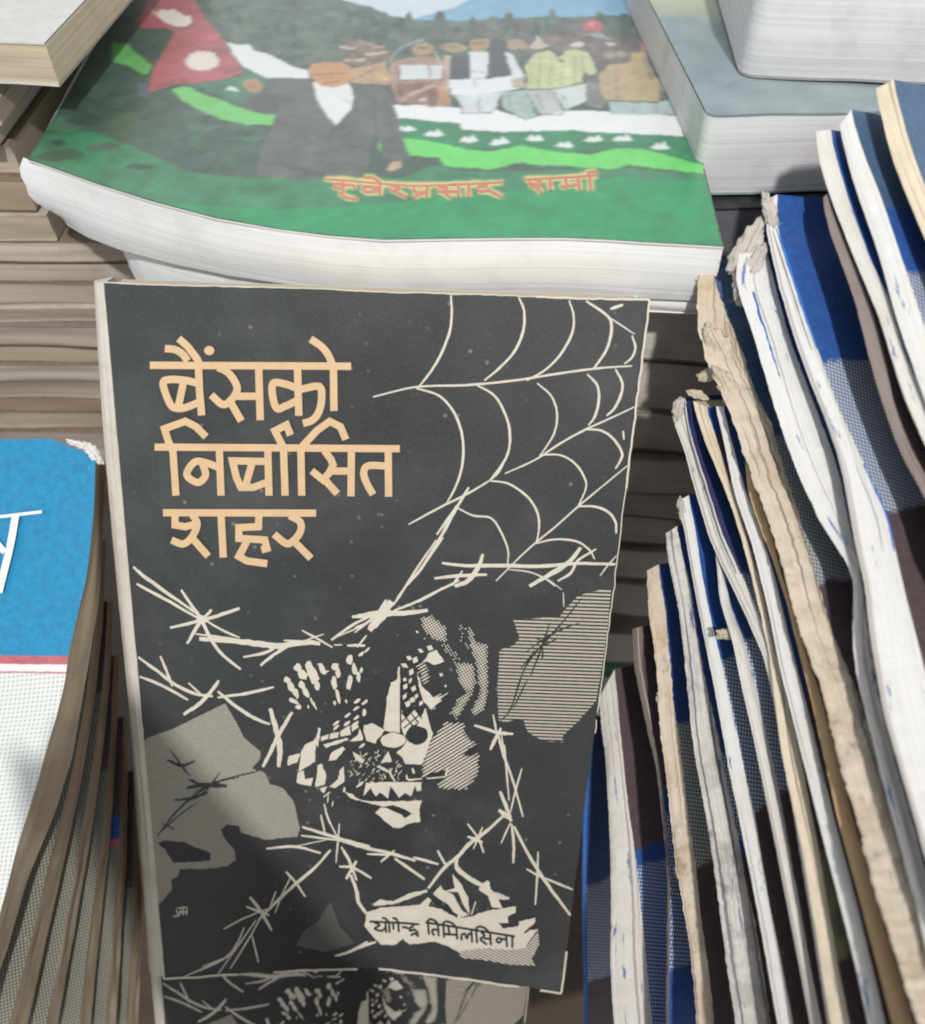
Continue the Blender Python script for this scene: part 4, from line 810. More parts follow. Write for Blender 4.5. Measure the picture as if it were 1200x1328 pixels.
for q, wd in (([(600, 936), (830, 936)], 1.8), ([(750, 895), (760, 920), (830, 915)], 2.5), ([(780, 860), (790, 890)], 3), ([(490, 960), (525, 930)], 2), ([(560, 930), (600, 945)], 2), ([(855, 915), (950, 905)], 2), ([(950, 900), (965, 865)], 2.5), ([(660, 880), (690, 930)], 2.5), ([(600, 850), (660, 880)], 3.5), ([(320, 1010), (355, 985)], 2), ([(430, 960), (425, 985)], 3), ([(340, 1040), (345, 1000)], 1.5), ([(365, 1060), (370, 1030)], 1.5)):
    art.stroke(F(q), wd, 0, True, .4, .2)
# author panel
art.poly(A_([(75, 285), (170, 255), (300, 250), (390, 240), (440, 195), (460, 215), (440, 250), (540, 270), (610, 318), (700, 312), (770, 285), (830, 270), (880, 265), (965, 248), (965, 290), (915, 310), (920, 350), (860, 350), (890, 380), (980, 370), (985, 340), (1080, 320), (1080, 345), (1020, 400), (1100, 385), (1060, 440), (1020, 500), (930, 510), (780, 500), (620, 522), (560, 490), (480, 460), (400, 470), (330, 480), (290, 445), (240, 485), (160, 480), (110, 430), (60, 370)]), 0)
art.poly(A_([(620, 520), (780, 500), (930, 510), (1020, 500), (1100, 400), (1105, 480), (1060, 560), (1080, 605), (940, 600), (760, 570), (640, 560)]), 4)
art.poly(A_([(1010, 410), (1080, 345), (1085, 365), (1025, 412)]), 1)
for p in ([(110, 240), (150, 210), (235, 220), (320, 175), (430, 150), (440, 165), (330, 205), (240, 235), (120, 250)], [(470, 175), (515, 125), (530, 150), (590, 180), (640, 270), (685, 302), (620, 318), (560, 240), (500, 200)], [(585, 55), (640, 120), (680, 200), (690, 300), (650, 240), (620, 165), (540, 160), (600, 140), (590, 90)], [(770, 110), (805, 97), (815, 150), (850, 180), (930, 208), (860, 210), (885, 262), (822, 256), (800, 190), (740, 150)]): art.poly(A_(p), 0)
art.stroke(A_([(725, 222), (700, 300)]), 1.6, 0); art.poly(A_([(455, 215), (480, 205), (620, 300), (610, 318), (540, 280)]), 1)
for i in range(16):
    x = 110 + i * 52 + rs.uniform(-12, 12); y = 250 + (x > 650) * 30 + rs.uniform(-10, 6)
    art.stroke(A_([(x, y), (x + rs.uniform(-4, 14), y - rs.uniform(12, 30))]), .8, 0, False, .6)
# worn white rim of the card
for i, (a, b) in enumerate(zip(jo, jo[1:] + jo[:1])):
    q = noise.noise(Vector((a[0] * .02, a[1] * .02, 21)))
    onr = a[0] > 700 and a[1] > 380 and a[1] < 1000; onb = a[1] > 1240; ont = a[1] < 400
    if (onr and a[0] + .115 * (a[1] - 388) > 836) or (onb and q > -.25) or (ont and q > -.8):
        art.stroke([a, b], (2.6 if a[1] < 640 else 1.4) if onr else (2.6 if onb else 1.3 + .8 * abs(q)), 0, False)
art.build('cover_print', mats_art, bcover, NB)
# title
ti = Art(lambda x, y, h: B(x, y, h), buv, .00047, .000002)
T1 = lambda p: tz(p, 200, 420, 4.614); T2 = lambda p: tz(p, 200, 530, 3.637)
l1 = [([(-22, 245), (1180, 251)], 0), ([(150, 85), (200, 130), (240, 180), (265, 215), (270, 240)], 1), ([(68, 145), (130, 152), (175, 180), (205, 220)], 1), ([(268, 240), (275, 400), (288, 545)], 0), ([(262, 352), (190, 335), (100, 330), (58, 348), (75, 420), (110, 490), (160, 503), (215, 490), (270, 466)], 1), ([(180, 345), (150, 485)], 0),
      ([(385, 258), (440, 285), (482, 335), (500, 390), (470, 445), (415, 480), (345, 422)], 1), ([(458, 462), (525, 578)], 0), ([(480, 430), (632, 430)], 0), ([(628, 250), (638, 573)], 0), ([(860, 250), (868, 547)], 0), ([(856, 382), (790, 358), (716, 352), (712, 430), (738, 503), (790, 488), (860, 455)], 1), ([(882, 388), (990, 372), (1004, 450), (985, 530), (945, 575), (893, 592)], 1), ([(1075, 240), (1078, 518)], 0), ([(938, 88), (1000, 130), (1042, 180), (1070, 245)], 1)]
for s_, sm in l1: ti.stroke(T1(s_), 9.6, 0, bool(sm))
ti.ell(*T1([(333, 157)])[0], 6.6, 6, 0, 0, 16)
l2 = [([(5, 178), (1160, 186)], 0), ([(248, 130), (200, 82), (150, 57), (52, 92), (70, 150), (92, 200), (106, 407)], 0), ([(310, 180), (318, 407)], 0), ([(312, 276), (240, 250), (192, 250), (157, 308), (208, 345), (245, 312), (232, 258)], 1), ([(538, 182), (544, 407)], 0), ([(540, 246), (372, 243), (390, 320), (412, 368), (470, 368), (540, 342)], 0), ([(464, 255), (432, 366)], 0), ([(645, 122), (626, 74), (572, 102), (612, 180), (620, 407)], 0), ([(906, 143), (880, 82), (830, 57), (770, 100), (694, 182), (698, 407)], 0), ([(805, 195), (835, 235), (846, 262), (826, 302), (798, 332), (745, 290)], 0), ([(800, 325), (866, 398)], 0), ([(830, 291), (932, 291)], 0), ([(932, 190), (930, 410)], 0), ([(1105, 186), (1107, 412)], 0), ([(1105, 268), (1012, 266), (990, 300), (1005, 350), (1034, 402)], 1),
      ([(45, 487), (766, 489)], 0), ([(102, 500), (102, 545), (150, 553), (196, 542)], 0), ([(182, 495), (206, 540), (182, 600), (140, 634), (85, 616)], 1), ([(182, 606), (258, 692)], 0), ([(318, 490), (329, 698)], 0), ([(497, 495), (494, 553), (402, 557), (402, 608), (524, 615), (534, 655), (508, 662)], 0), ([(445, 612), (420, 660), (402, 692), (440, 714), (536, 727)], 0), ([(640, 500), (690, 530), (692, 575), (660, 618), (625, 632), (568, 588)], 1), ([(658, 618), (742, 702)], 0)]
for s_, sm in l2: ti.stroke(T2(s_), 9.4, 0, bool(sm))
ti.build('title_lettering', [M['title']], bcover, NB)
au = Art(lambda x, y, h: B(x, y, h), buv, .00047, .000002)
aut = [[(90, 340), (200, 345), (300, 350), (388, 358)], [(118, 345), (150, 362), (122, 382), (160, 396), (186, 378)], [(186, 346), (190, 408)], [(208, 348), (210, 408)], [(165, 318), (186, 322), (208, 348)], [(232, 350), (234, 388)], [(262, 350), (266, 404)], [(228, 318), (250, 324), (264, 350)], [(284, 376), (308, 374), (320, 384)], [(350, 357), (350, 368), (330, 380), (336, 396), (358, 388), (384, 412)], [(336, 424), (360, 410), (386, 430)],
       [(425, 345), (560, 366), (700, 388), (850, 412), (960, 430)], [(440, 352), (446, 418)], [(432, 345), (452, 326), (482, 336), (500, 356)], [(500, 360), (504, 428)], [(500, 390), (470, 388), (466, 404), (478, 424)], [(532, 364), (536, 436)], [(524, 358), (548, 340), (584, 350), (606, 374)], [(562, 372), (566, 416), (546, 414), (616, 420)], [(610, 378), (614, 446)], [(642, 452), (640, 424), (660, 412), (672, 440), (686, 412), (704, 420)], [(700, 392), (704, 466)], [(728, 398), (734, 470)], [(720, 392), (744, 370), (780, 380), (806, 406)], [(758, 404), (778, 424), (754, 446), (792, 478)], [(772, 440), (814, 444)], [(812, 412), (816, 482)], [(846, 454), (862, 438), (880, 450), (864, 466), (846, 454)], [(874, 442), (912, 448)], [(908, 426), (912, 492)], [(944, 430), (944, 496)]]
for g_ in aut: au.stroke(A_(g_), 2.9, 0, len(g_) > 3)
au.build('author_lettering', [M['dark']], bcover, NB)

# second copy, lower and underneath
def copy_tree(o, parent=None):
    c = o.copy(); COL.objects.link(c)
    if parent: c.parent = parent
    for ch in list(o.children): copy_tree(ch, c)
    return c
second = copy_tree(black)
second.location = black.location + on_plane(287, 1305, TL + DN * (BT + .006), NB) - B(276, 896)
second.rotation_euler = Matrix.Rotation(math.radians(0.0), 3, NB).to_euler()
second['label'] = 'second copy of the black paperback, in shadow below the bottom edge of the first'

# ------------------------------------------------------------------ right row: worn spines, each book leaning on the one to its left
tp = [(905, 344, .198), (1000, 255, .193), (1150, 110, .187), (880, 520, .222), (862, 692, .243), (838, 740, .25), (790, 875, .262), (1150, 1328, .150), (950, 1328, .195), (790, 1328, .245), (1150, 700, .166), (1000, 850, .197), (1060, 170, .192), (930, 530, .207)]
bas = lambda x, y: [1, x, y, x * y, y * y, x * x]
sol = np.linalg.lstsq(np.array([bas(a / 1000, b / 1000) for a, b, c in tp]), np.array([1 / c for a, b, c in tp]), rcond=None)[0]
def tdep(x, y): x = min(x, 1250); y = min(y, 1420); return 1 / max(3.4, float(np.dot(sol, bas(x / 1000, y / 1000))))
DCOV = Vector((.88, .38, -.28)).normalized()
def res(poly, s):
    ys = [p[1] for p in poly]; y = ys[0] + (ys[-1] - ys[0]) * s
    return float(np.interp(y, ys, [p[0] for p in poly])), y
def spine_book(label, L, R, spine_mat, bands, ragged=.6, w=.085, seed=0, tops=None, tear=None, dz=0.0, scrap=None, pagemat=None, tearmat=None):
    def ext(p):
        (xa, ya), (xb, yb) = p[-2], p[-1]; return p + [(xb + (xb - xa) / (yb - ya) * (1530 - yb) * (1 if yb > 1300 else .8), 1530)]
    L, R = ext(L), ext(R)
    N = 260; rows = []; uvs = []; Lp = []; Rp = []; arc = 0; vs = []; pys = []
    for i in range(N + 1):
        s = i / N; (lx, ly), (rx, ry) = res(L, s), res(R, s)
        # light smoothing
        for d in (-.012, .012):
            s2 = min(1, max(0, s + d)); lx += res(L, s2)[0]; rx += res(R, s2)[0]
        lx /= 3; rx /= 3
        jl = ragged * (noise.noise(Vector((s * 14, seed, 0))) * 1.2 + noise.noise(Vector((s * 60, seed, 1))) * 1.1 + noise.noise(Vector((s * 210, seed, 2))) * 1.0)
        jr = ragged * (noise.noise(Vector((s * 14, seed, 5))) * 1.0 + noise.noise(Vector((s * 70, seed, 6))) * 1.2 + noise.noise(Vector((s * 230, seed, 7))) * 1.0)
        t = tdep((lx + rx) / 2, (ly + ry) / 2) + dz + .0005 * noise.noise(Vector((s * 5, seed, 9)))
        a, b = P(lx + jl, ly, t + .0006), P(rx + jr, ry, t)
        if Lp: arc += (b - Rp[-1]).length
        Lp.append(a); Rp.append(b); vs.append(arc); pys.append(ry)
    root = thing('worn_book', label, 'book', (Lp[-1] + Rp[-1]) / 2 + DCOV * w * .5, 'worn books leaning in the right row')
    C = 6
    for i in range(N + 1):
        a, b = Lp[i], Rp[i]; nr = (CAM - (a + b) / 2).normalized(); wd = (b - a).length; row = []; uvr = []
        for k in range(C + 1):
            f = k / C; bul = math.sin(math.pi * f) * wd * .10
            jn = ragged * .0004 * noise.noise(Vector((vs[i] * 260, f * 2.2, seed))) + ragged * .0003 * noise.noise(Vector((vs[i] * 900, f * 5, seed)))
            row.append(a.lerp(b, f) + nr * (bul + (jn if 0 < k < C else 0))); uvr.append((vs[i] + seed, f * wd + seed))
        rows.append(row); uvs.append(uvr)
    sm = MB(); sm.grid(rows, uvs); sm.build('spine', spine_mat, root)
    def tov(py): return float(np.interp(py, pys, vs))
    cm = m_series('printed_series_cover', [(tov(b[0]), b[1]) for b in bands], None, float(seed))
    cv = MB(); cs = [0, .0015, .006, .02, .05, w]
    bow = lambda i, c: NBOW * 0
    cv.grid([[Rp[i] + DCOV * c for c in cs] for i in range(N + 1)], [[(c, vs[i]) for c in cs] for i in range(N + 1)]); cv.build('cover', cm, root)
    bcv = MB(); bcv.grid([[Lp[i] + DCOV * c for c in (w, .01, 0)] for i in range(N + 1)], [[(c, vs[i]) for c in (w, .01, 0)] for i in range(N + 1)]); bcv.build('back_cover', cm, root)
    pgm = MB(); e = DCOV * (w - .001)
    q = [(Lp[i] + e, Rp[i] + e) for i in range(N + 1)]
    pgm.grid([[b, a] for a, b in q], [[(vs[i], 0), (vs[i], .01)] for i in range(N + 1)])
    for i in (0, N):
        inn = Vector(); f_ = [Lp[i], Rp[i], Rp[i] + e, Lp[i] + e]
        pgm.face(f_ if i == 0 else f_[::-1], [(0, 0), (0, .005), (w, .005), (w, 0)])
    pgm.build('page_block', pagemat or M['pages_cream'], root)
    if tear:
        flakes('torn_paper', root, [(P(q[0], q[1], tdep(q[0], q[1]) + dz - .0003), q[2] * 1.75e-4, q[3] * 1.75e-4, q[4]) for q in tear], tearmat, .0042, seed + 3)
    if scrap:
        for pts, wd, mt in scrap:
            sc = Art(lambda x, y, h: P(x, y, tdep(x, y) + dz - .0013 - h), lambda p: (p.x, p.z), 0, .00001)
            sc.stroke(pts, wd, 0, True, .5, .3); sc.build('cover_remnant', mt, root, CAM - P(*pts[0], .2))
    return root
SW = m_torn('white_paper_spine', (.68, .675, .655), (.60, .55, .46), .22, (.30, .27, .25), .10, 50, (.05, .13, .36))
SWB = m_torn('off_white_paper_spine', (.66, .64, .60), (.50, .43, .33), .35, (.25, .22, .2), .14, 60, (.06, .11, .30))
SC = m_torn('cream_paper_spine', (.68, .60, .46), (.45, .34, .20), .35, (.2, .15, .1), .12, 70)
STN = m_torn('tan_glued_spine', (.52, .36, .20), (.36, .22, .11), .5, (.15, .1, .07), .15, 60)
STP = m_torn('taupe_spine', (.27, .22, .20), (.20, .16, .14), .5, (.1, .08, .07), .2, 60)
STO = m_torn('torn_cream_spine', (.62, .54, .43), (.46, .32, .19), .6, (.13, .10, .085), .5, 75)
SGR = m_torn('grimy_torn_spine', (.60, .575, .54), (.16, .14, .14), .62, (.05, .045, .05), .5, 85, (.05, .08, .22))
SDK = m_torn('dark_worn_spine', (.18, .15, .13), (.08, .07, .065), .5, (.4, .36, .32), .2, 90)
TRN = m_torn('grey_beige_torn_paper', (.58, .54, .49), (.36, .30, .24), .5, (.2, .17, .15), .3, 140); TRC = m_torn('cream_torn_paper', (.62, .55, .43), (.42, .32, .20), .5, (.2, .15, .1), .25, 120)
m_blueremn = m_ink('blue_remnant', (.04, .16, .50), .2); m_purp = m_ink('violet_remnant', (.045, .04, .13), .2)
spine_book('cream spined book with blue cover, topmost at the right edge of the row', [(1135, 115), (1155, 200), (1185, 275), (1230, 380), (1300, 560), (1380, 800)], [(1158, 103), (1178, 180), (1201, 245), (1250, 360), (1330, 560), (1420, 800)], SC, [(100, 'teal'), (420, 'dots')], .35, .10, 1)
spine_book('white spined book with teal blue cover left of the cream spined one', [(1088, 162), (1105, 230), (1140, 330), (1165, 420), (1200, 520), (1260, 700), (1330, 900)], [(1103, 142), (1117, 190), (1145, 260), (1175, 350), (1205, 440), (1275, 620), (1360, 880)], SW, [(140, 'teal'), (270, 'blue'), (352, 'dots'), (560, 'brown')], .3, .09, 2)
spine_book('white spined book whose narrow bright blue cover strip ends in grey mesh print', [(1058, 170), (1061, 200), (1068, 230), (1087, 281), (1112, 344), (1141, 413), (1170, 510), (1210, 600), (1300, 830)], [(1077, 168), (1083, 200), (1103, 265), (1132, 344), (1150, 378), (1174, 462), (1205, 525), (1310, 770)], SWB, [(165, 'blue'), (378, 'dots'), (600, 'brown')], .4, .09, 3)
spine_book('taupe spined book between the widest blue cover and the white spines', [(1067, 256), (1073, 292), (1087, 330), (1108, 385), (1122, 441), (1132, 482), (1146, 527), (1167, 586), (1202, 649), (1290, 830)], [(1073, 250), (1086, 290), (1107, 340), (1133, 405), (1152, 480), (1158, 520), (1180, 580), (1215, 640), (1310, 830)], STP, [(250, 'brown')], .5, .085, 4, dz=.0006)
spine_book('book with the widest royal blue cover and torn white spine', [(1002, 256), (991, 285), (1008, 361), (1029, 434), (1049, 489), (1074, 552), (1091, 604), (1108, 700), (1122, 760), (1128, 820), (1145, 920), (1168, 1000), (1186, 1060), (1210, 1150), (1260, 1340)], [(1009, 252), (1007, 292), (1022, 337), (1039, 389), (1060, 451), (1087, 527), (1122, 604), (1152, 668), (1164, 724), (1180, 792), (1203, 880), (1240, 1000), (1310, 1340)], SW, [(250, 'blue'), (468, 'dots'), (662, 'brown')], .5, .085, 5, tear=[(999, 276, 46, 15, 105)], tearmat=TRN,
           scrap=[([(1007, 296), (1022, 340), (1039, 392), (1060, 452)], 4.0, m_blueremn), ([(1120, 602), (1150, 668), (1160, 715)], 3, m_blueremn)])
spine_book('book with frayed beige torn spine top and blue streak, left of the widest blue cover', [(984, 290), (966, 312), (953, 344), (959, 385), (973, 420), (987, 468), (1001, 517), (1022, 580), (1042, 631), (1070, 687), (1095, 722), (1107, 750), (1106, 800), (1108, 860), (1120, 915), (1140, 995), (1162, 1075), (1190, 1180), (1225, 1340)], [(986, 291), (1003, 361), (1025, 440), (1045, 495), (1070, 560), (1088, 610), (1105, 696), (1118, 750), (1124, 805), (1140, 905), (1162, 990), (1182, 1060), (1206, 1150), (1252, 1340)], SW, [(280, 'navy')], .8, .08, 6, tear=[(968, 322, 70, 26, 62), (974, 350, 60, 20, 60), (957, 372, 46, 12, 96)], tearmat=TRN,
           scrap=[([(977, 378), (990, 425), (1004, 470), (1017, 510)], 5, m_blueremn), ([(1024, 530), (1040, 600), (1070, 665), (1098, 705)], 2.2, m_blueremn)])
spine_book('book with ragged cream brown torn spine and dull blue cover, touching the green book', [(910, 338), (904, 378), (904, 420), (914, 462), (935, 510), (952, 545), (966, 593), (983, 638), (999, 680), (1018, 752), (1042, 830), (1066, 900), (1098, 1020), (1142, 1180), (1194, 1340)], [(921, 335), (932, 378), (949, 420), (966, 465), (980, 510), (1001, 552), (1015, 604), (1040, 680), (1060, 752), (1080, 820), (1112, 900), (1136, 980), (1156, 1052), (1180, 1105), (1205, 1170), (1262, 1340)], STO, [(330, 'teal'), (562, 'gdots'), (757, 'brown')], 2.3, .08, 7, tear=[(910, 348, 30, 16, 70), (934, 448, 60, 26, -62), (920, 486, 30, 16, 20), (950, 512, 70, 22, -62)], tearmat=TRC)
spine_book('book with plain tan brown spine pressed against the ragged cream one', [(966, 592), (970, 638), (984, 680), (1000, 720), (1020, 780), (1036, 844), (1056, 924), (1088, 1068), (1112, 1156), (1140, 1260), (1162, 1345)], [(974, 592), (982, 638), (998, 680), (1016, 752), (1040, 830), (1064, 900), (1096, 1020), (1140, 1180), (1192, 1345)], STN, [(590, 'brown')], .4, .08, 8)
spine_book('book with clean bright white spine left of the plain tan one', [(928, 527), (939, 572), (952, 638), (976, 708), (996, 788), (1012, 868), (1028, 932), (1048, 1010), (1068, 1090), (1104, 1228), (1130, 1345)], [(938, 527), (950, 575), (965, 630), (984, 682), (1005, 745), (1028, 844), (1050, 930), (1082, 1060), (1110, 1165), (1138, 1280), (1152, 1345)], SW, [(520, 'navy'), (900, 'brown')], .35, .08, 9)
spine_book('book with pinkish beige spine turning tan, with camouflage patch on its cover', [(898, 520), (914, 572), (932, 614), (950, 660), (968, 720), (985, 790), (998, 850), (1004, 900), (1014, 980), (1040, 1100), (1060, 1220), (1080, 1345)], [(916, 528), (935, 586), (954, 645), (974, 712), (990, 770), (1005, 840), (1020, 900), (1038, 975), (1050, 1040), (1062, 1100), (1070, 1150), (1085, 1240), (1106, 1345)], SC, [(520, 'blue'), (560, 'brown'), (1100, 'camo'), (1245, 'brown')], .6, .08, 10, tear=[(905, 512, 26, 10, -20)], tearmat=TRC)
spine_book('book with white spine and violet blue edge strip, frayed at its top corner', [(873, 522), (874, 552), (887, 580), (900, 631), (921, 700), (944, 750), (968, 800), (990, 850), (1002, 900), (1012, 960), (1030, 1060), (1050, 1180), (1076, 1345)], [(889, 514), (892, 545), (900, 576), (918, 632), (936, 690), (962, 745), (984, 795), (1000, 845), (1009, 900), (1019, 960), (1037, 1060), (1058, 1180), (1084, 1345)], SWB, [(510, 'navy'), (744, 'dots'), (900, 'brown')], .5, .08, 11, tear=[(880, 532, 36, 15, 80)], tearmat=TRN, scrap=[([(893, 520), (903, 575), (922, 635), (940, 690), (962, 744)], 6, m_purp)])
spine_book('narrow white spined book with a paper crumb stuck to its top', [(928, 715), (934, 780), (950, 830), (962, 890), (976, 950), (992, 1028), (1008, 1108), (1024, 1188), (1038, 1260), (1054, 1345)], [(939, 735), (948, 788), (965, 830), (981, 890), (996, 960), (1011, 1030), (1026, 1110), (1042, 1200), (1056, 1280), (1070, 1345)], SWB, [(700, 'navy'), (830, 'dots'), (1028, 'brown')], .35, .08, 12, tear=[(944, 822, 28, 15, 8)], tearmat=TRC)
spine_book('white spined book with dark blue cover lit only halfway down', [(879, 650), (888, 690), (896, 736), (904, 780), (920, 860), (932, 920), (946, 1000), (968, 1108), (984, 1188), (1000, 1280), (1012, 1345)], [(893, 642), (903, 690), (909, 736), (920, 792), (940, 876), (956, 950), (966, 1000), (980, 1062), (996, 1160), (1016, 1260), (1032, 1345)], SW, [(640, 'blue'), (856, 'dots'), (1052, 'brown')], .5, .08, 13, tear=[(886, 664, 40, 12, -75)], tearmat=TRN)
spine_book('book with grimy flaking grey white spine', [(863, 692), (867, 724), (880, 792), (888, 844), (890, 880), (894, 920), (902, 985), (920, 1080), (936, 1200), (950, 1300), (956, 1345)], [(878, 682), (891, 740), (900, 792), (912, 868), (926, 930), (938, 988), (960, 1100), (980, 1200), (996, 1300), (1003, 1345)], SGR, [(680, 'navy'), (980, 'dots'), (1090, 'blue'), (1110, 'brown')], 1.1, .08, 14)
spine_book('book with ragged tan spine, upper half in shadow', [(839, 740), (841, 792), (851, 860), (854, 908), (858, 960), (868, 1040), (876, 1124), (884, 1160), (896, 1240), (906, 1345)], [(854, 732), (863, 788), (868, 844), (872, 900), (882, 960), (893, 1060), (903, 1124), (909, 1188), (917, 1240), (929, 1345)], STO, [(730, 'navy'), (940, 'gdots'), (1124, 'brown')], 1.3, .08, 15, tear=[(858, 912, 36, 12, -80), (881, 1135, 18, 9, -60)], tearmat=TRC)
spine_book('thin dark book with rounded grey top and blue dotted cover', [(820, 816), (822, 860), (838, 940), (852, 1000), (860, 1072), (866, 1140), (865, 1240), (863, 1345)], [(834, 812), (833, 860), (845, 940), (857, 1000), (865, 1072), (870, 1140), (869, 1240), (867, 1345)], SDK, [(800, 'brown'), (1020, 'blue'), (1055, 'wdots'), (1260, 'blue')], .5, .07, 16)
spine_book('book with rounded greyish spine and black brown cover over blue dots, near the row end', [(777, 905), (781, 950), (787, 1000), (790, 1060), (793, 1150), (792, 1250), (797, 1345)], [(797, 868), (801, 905), (806, 960), (814, 1040), (822, 1090), (830, 1160), (838, 1240), (848, 1345)], SWB, [(860, 'brown'), (1102, 'blue'), (1126, 'wdots')], .7, .06, 17, tear=[(780, 912, 40, 12, 80)], tearmat=TRN)
spine_book('leftmost book of the row with a bright blue edge, beside the black paperback', [(771, 920), (764, 960), (759, 1010), (756, 1060), (755, 1150), (757, 1250), (758, 1345)], [(775, 918), (770, 960), (764, 1010), (761, 1060), (760, 1150), (762, 1250), (763, 1345)], m_blueremn, [(900, 'navy'), (1150, 'dots'), (1275, 'brown')], .3, .06, 18, dz=.006)

# ------------------------------------------------------------------ left pile: blue and white covers fanned out, page edges to the right
LEFT = Vector((-1, .05, -.06)).normalized()
def fan_book(label, Cc, E, t0, t1, th, pm, bands, seed, w=.14, tear=None, topb=False):
    N = 70; cp_, ep = [], []; vs = []; arc = 0; pys = []
    y0, y1 = Cc[0][1], Cc[-1][1]
    for i in range(N + 1):
        s = i / N; cx, cy = res(Cc, s); ex, ey = res(E, s)
        for d in (-.02, .02):
            s2 = min(1, max(0, s + d)); cx += res(Cc, s2)[0]; ex += res(E, s2)[0]
        cx /= 3; ex /= 3
        t = t0 + (t1 - t0) * s
        a = P(cx + .8 * noise.noise(Vector((s * 22, seed, 1))), cy, t); b = P(ex + .8 * noise.noise(Vector((s * 22, seed, 2))), ey, t + th)
        if cp_: arc += (a - cp_[-1]).length
        cp_.append(a); ep.append(b); vs.append(arc); pys.append(cy)
    root = thing('series_book', label, 'book', ep[-1] + LEFT * w * .5, 'blue and white books fanned at the left')
    tov = lambda py: float(np.interp(py, pys, vs))
    cs = [0, .004, .03, .08, w]
    cm = m_series('printed_series_cover', [(tov(b), k) for b, k in bands], None, float(seed))
    rise = (cp_[0] - cp_[8]).normalized()
    lift = lambda i, c: rise * (max(0, 1 - i / 5) * (min(1, c / .012) * .0046 if topb else 0))
    if topb: cs = [0, .002, .006, .012, .03, .08, w]
    cv = MB(); cv.grid([[cp_[i] + LEFT * c + lift(i, c) for c in cs][::-1] for i in range(N + 1)], [[(c, vs[i]) for c in cs][::-1] for i in range(N + 1)])
    front = cv.build('front_cover', cm, root)
    bcv = MB(); bcv.grid([[ep[i] + LEFT * c for c in cs] for i in range(N + 1)], [[(c, vs[i]) for c in cs] for i in range(N + 1)]); bcv.build('back_cover', cm, root)
    pg = MB(); K = 6; rows = []; uvs = []
    for i in range(N + 1):
        row = []
        for k in range(K + 1):
            f = k / K; row.append(cp_[i].lerp(ep[i], f) + Vector((.0007 * noise.noise(Vector((vs[i] * 60, f * 2.5, seed))), 0, 0)) * (1 if 0 < k < K else 0))
        rows.append(row); uvs.append([(vs[i], f * (cp_[i] - ep[i]).length * 1 + seed) for f in [k / K for k in range(K + 1)]])
    pg.grid(rows, uvs)
    for i in (0, N):
        q = [cp_[i], ep[i], ep[i] + LEFT * (w - .001), cp_[i] + LEFT * (w - .001)]
        pg.face(q[::-1] if i == 0 else q, [(0, 0), (0, .01), (w, .01), (w, 0)])
    pg.build('page_block', pm, root)
    if tear: flakes('torn_paper', root, [(P(x, y, t0), a_ * 1.95e-4, b_ * 1.95e-4, c_) for x, y, a_, b_, c_ in tear], M['torn_white'], .0045, seed)
    return root, front, cp_, vs, tov
PT1 = m_pages('aged_tan_page_edges', (.50, .38, .26), .38, (.2, .14, .09), .35, 2000)
PT2 = m_pages('aged_brown_page_edges', (.53, .42, .30), .36, (.2, .14, .09), .35, 2000)
b1, f1, c1, v1, tov1 = fan_book('blue covered book with white lettering and red line, top of the left fan', [(124, 592), (122, 659), (113, 748), (98, 807), (89, 849), (80, 908), (65, 955), (45, 1027), (24, 1092), (6, 1163), (-12, 1230), (-45, 1330)], [(138, 600), (134, 660), (129, 777), (113, 872), (95, 979), (71, 1056), (36, 1139), (12, 1222), (-8, 1285), (-20, 1340)], .222, .214, .012, PT2, [(570, 'cyan'), (851, 'red'), (862, 'white'), (871.5, 'red'), (873.5, 'pdots')], 31, topb=True, tear=[(106, 578, 34, 8, -20), (121, 588, 30, 12, -50)])
# the cover's upper edge rises to the left: extra strip of the same cover, and its white letter
def cov1(px, py, h=0.0):
    # plane of the top cover near its right edge
    i0, i1 = 0, 25; nn = (c1[i1] - c1[i0]).cross(LEFT).normalized()
    if nn.dot(CAM - c1[0]) < 0: nn = -nn
    return on_plane(px, py, c1[10], nn) + nn * h
le = Art(lambda x, y, h: cov1(x, y, .0012 + h), lambda p: (p.x, p.z), .0, .00001)
for s_, wd in (([(-40, 676), (0, 671), (58, 664)], 4.0), ([(24, 668), (16, 712), (2, 768)], 9.5), ([(-30, 715), (-8, 700), (10, 716)], 8), ([(-30, 690), (-22, 740)], 8)): le.stroke(s_, wd, 0, len(s_) > 2)
le.build('cover_lettering', [M['card_white']], f1, CAM - cov1(20, 700))
fan_book('book second in the left fan, dotted cover strip darkened as shade beside the topmost', [(131, 700), (125, 800), (112, 900), (92, 1010), (66, 1110), (40, 1220), (12, 1328), (5, 1350)], [(138, 700), (134, 800), (124, 900), (106, 1010), (85, 1110), (60, 1220), (36, 1328), (30, 1350)], .242, .234, .011, PT1, [(690, 'brown'), (760, 'shade_dots')], 32)  # brown and dark dotted bands put shade into the lower covers' colour
fan_book('book third in the left fan, thicker tan page edge with dotted cover strip', [(140, 780), (134, 880), (122, 980), (104, 1090), (84, 1200), (60, 1328), (55, 1350)], [(147, 780), (143, 880), (133, 980), (117, 1090), (98, 1200), (75, 1328), (70, 1350)], .256, .250, .009, PT2, [(770, 'brown'), (900, 'shade_dots')], 33)
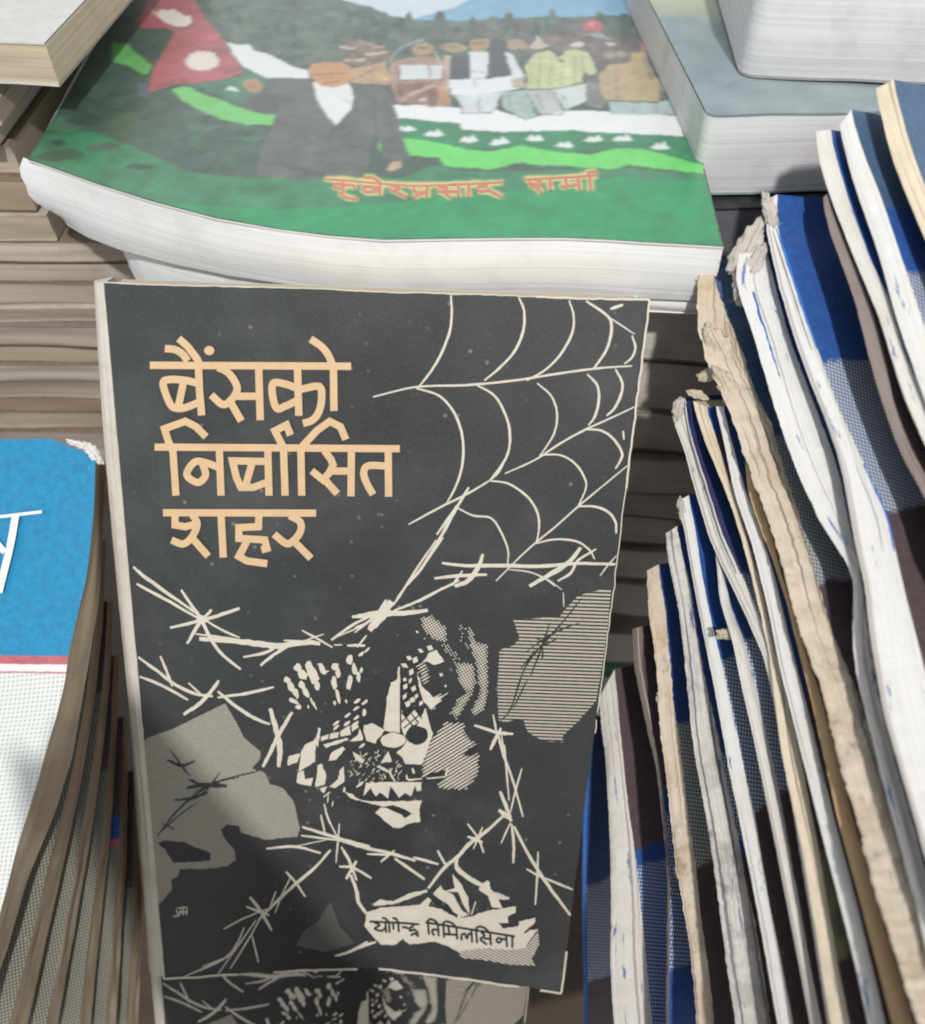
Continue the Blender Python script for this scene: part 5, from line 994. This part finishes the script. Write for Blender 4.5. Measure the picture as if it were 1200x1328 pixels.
fan_book('book fourth in the left fan, narrow brown page edge', [(148, 850), (144, 950), (136, 1050), (124, 1150), (110, 1260), (100, 1350)], [(154, 850), (152, 950), (146, 1050), (136, 1150), (124, 1260), (116, 1350)], .267, .264, .008, PT1, [(840, 'brown'), (1000, 'shade_dots')], 34)
fan_book('book fifth in the left fan, a bit of blue cover and red line showing', [(160, 930), (158, 1020), (154, 1120), (145, 1220), (134, 1350)], [(165, 930), (166, 1020), (164, 1120), (157, 1220), (150, 1350)], .277, .276, .008, PT2, [(920, 'brown'), (1060, 'blue'), (1088, 'red'), (1098, 'shade_dots')], 35)
fan_book('deepest book in the left fan, in shadow beside the white spine', [(174, 1000), (174, 1100), (171, 1200), (162, 1350)], [(182, 1000), (184, 1100), (184, 1200), (178, 1350)], .288, .289, .008, PT1, [(990, 'brown'), (1150, 'shade_dots')], 36)

# ------------------------------------------------------------------ two upright books added out of frame to shade the foot of the black book
S1 = B(165, 885); e0 = S1 + (KEY - S1) * .125; hd = Vector((-.55, .835, 0)).normalized(); wd_ = Vector((-.835, -.55, 0)).normalized()
for k, (nm, mc) in enumerate((('maroon', (.16, .035, .04)), ('dark green', (.03, .09, .05)))):
    th = .0118; o = Vector((e0.x, e0.y, 0)) - hd * .13 + wd_ * (.0122 * k); hgt = e0.z - .002 * k
    root = thing('shade_caster_book', f'tall {nm} book added out of frame to cast shade, upright on the table nearest the viewer', 'book', o + hd * .065 + wd_ * th / 2)
    mcv = m_ink('cloth_cover', mc, .2)
    for q_ in (0, th - .0018):
        cb = MB(); cb.box(o + wd_ * q_, hd * .13, wd_ * .0018, Vector((0, 0, hgt))); cb.build('cover', mcv, root)
    sb_ = MB(); sb_.box(o + wd_ * .0019 - hd * .0014, hd * .0012, wd_ * (th - .0038), Vector((0, 0, hgt))); sb_.build('spine', mcv, root)
    pb_ = MB(); pb_.box(o + wd_ * .0019 + hd * .001 + Vector((0, 0, .003)), hd * .126, wd_ * (th - .0038), Vector((0, 0, hgt - .006))); pb_.build('page_block', M['pages_cream'], root)
S.cycles.filter_width = 2.0
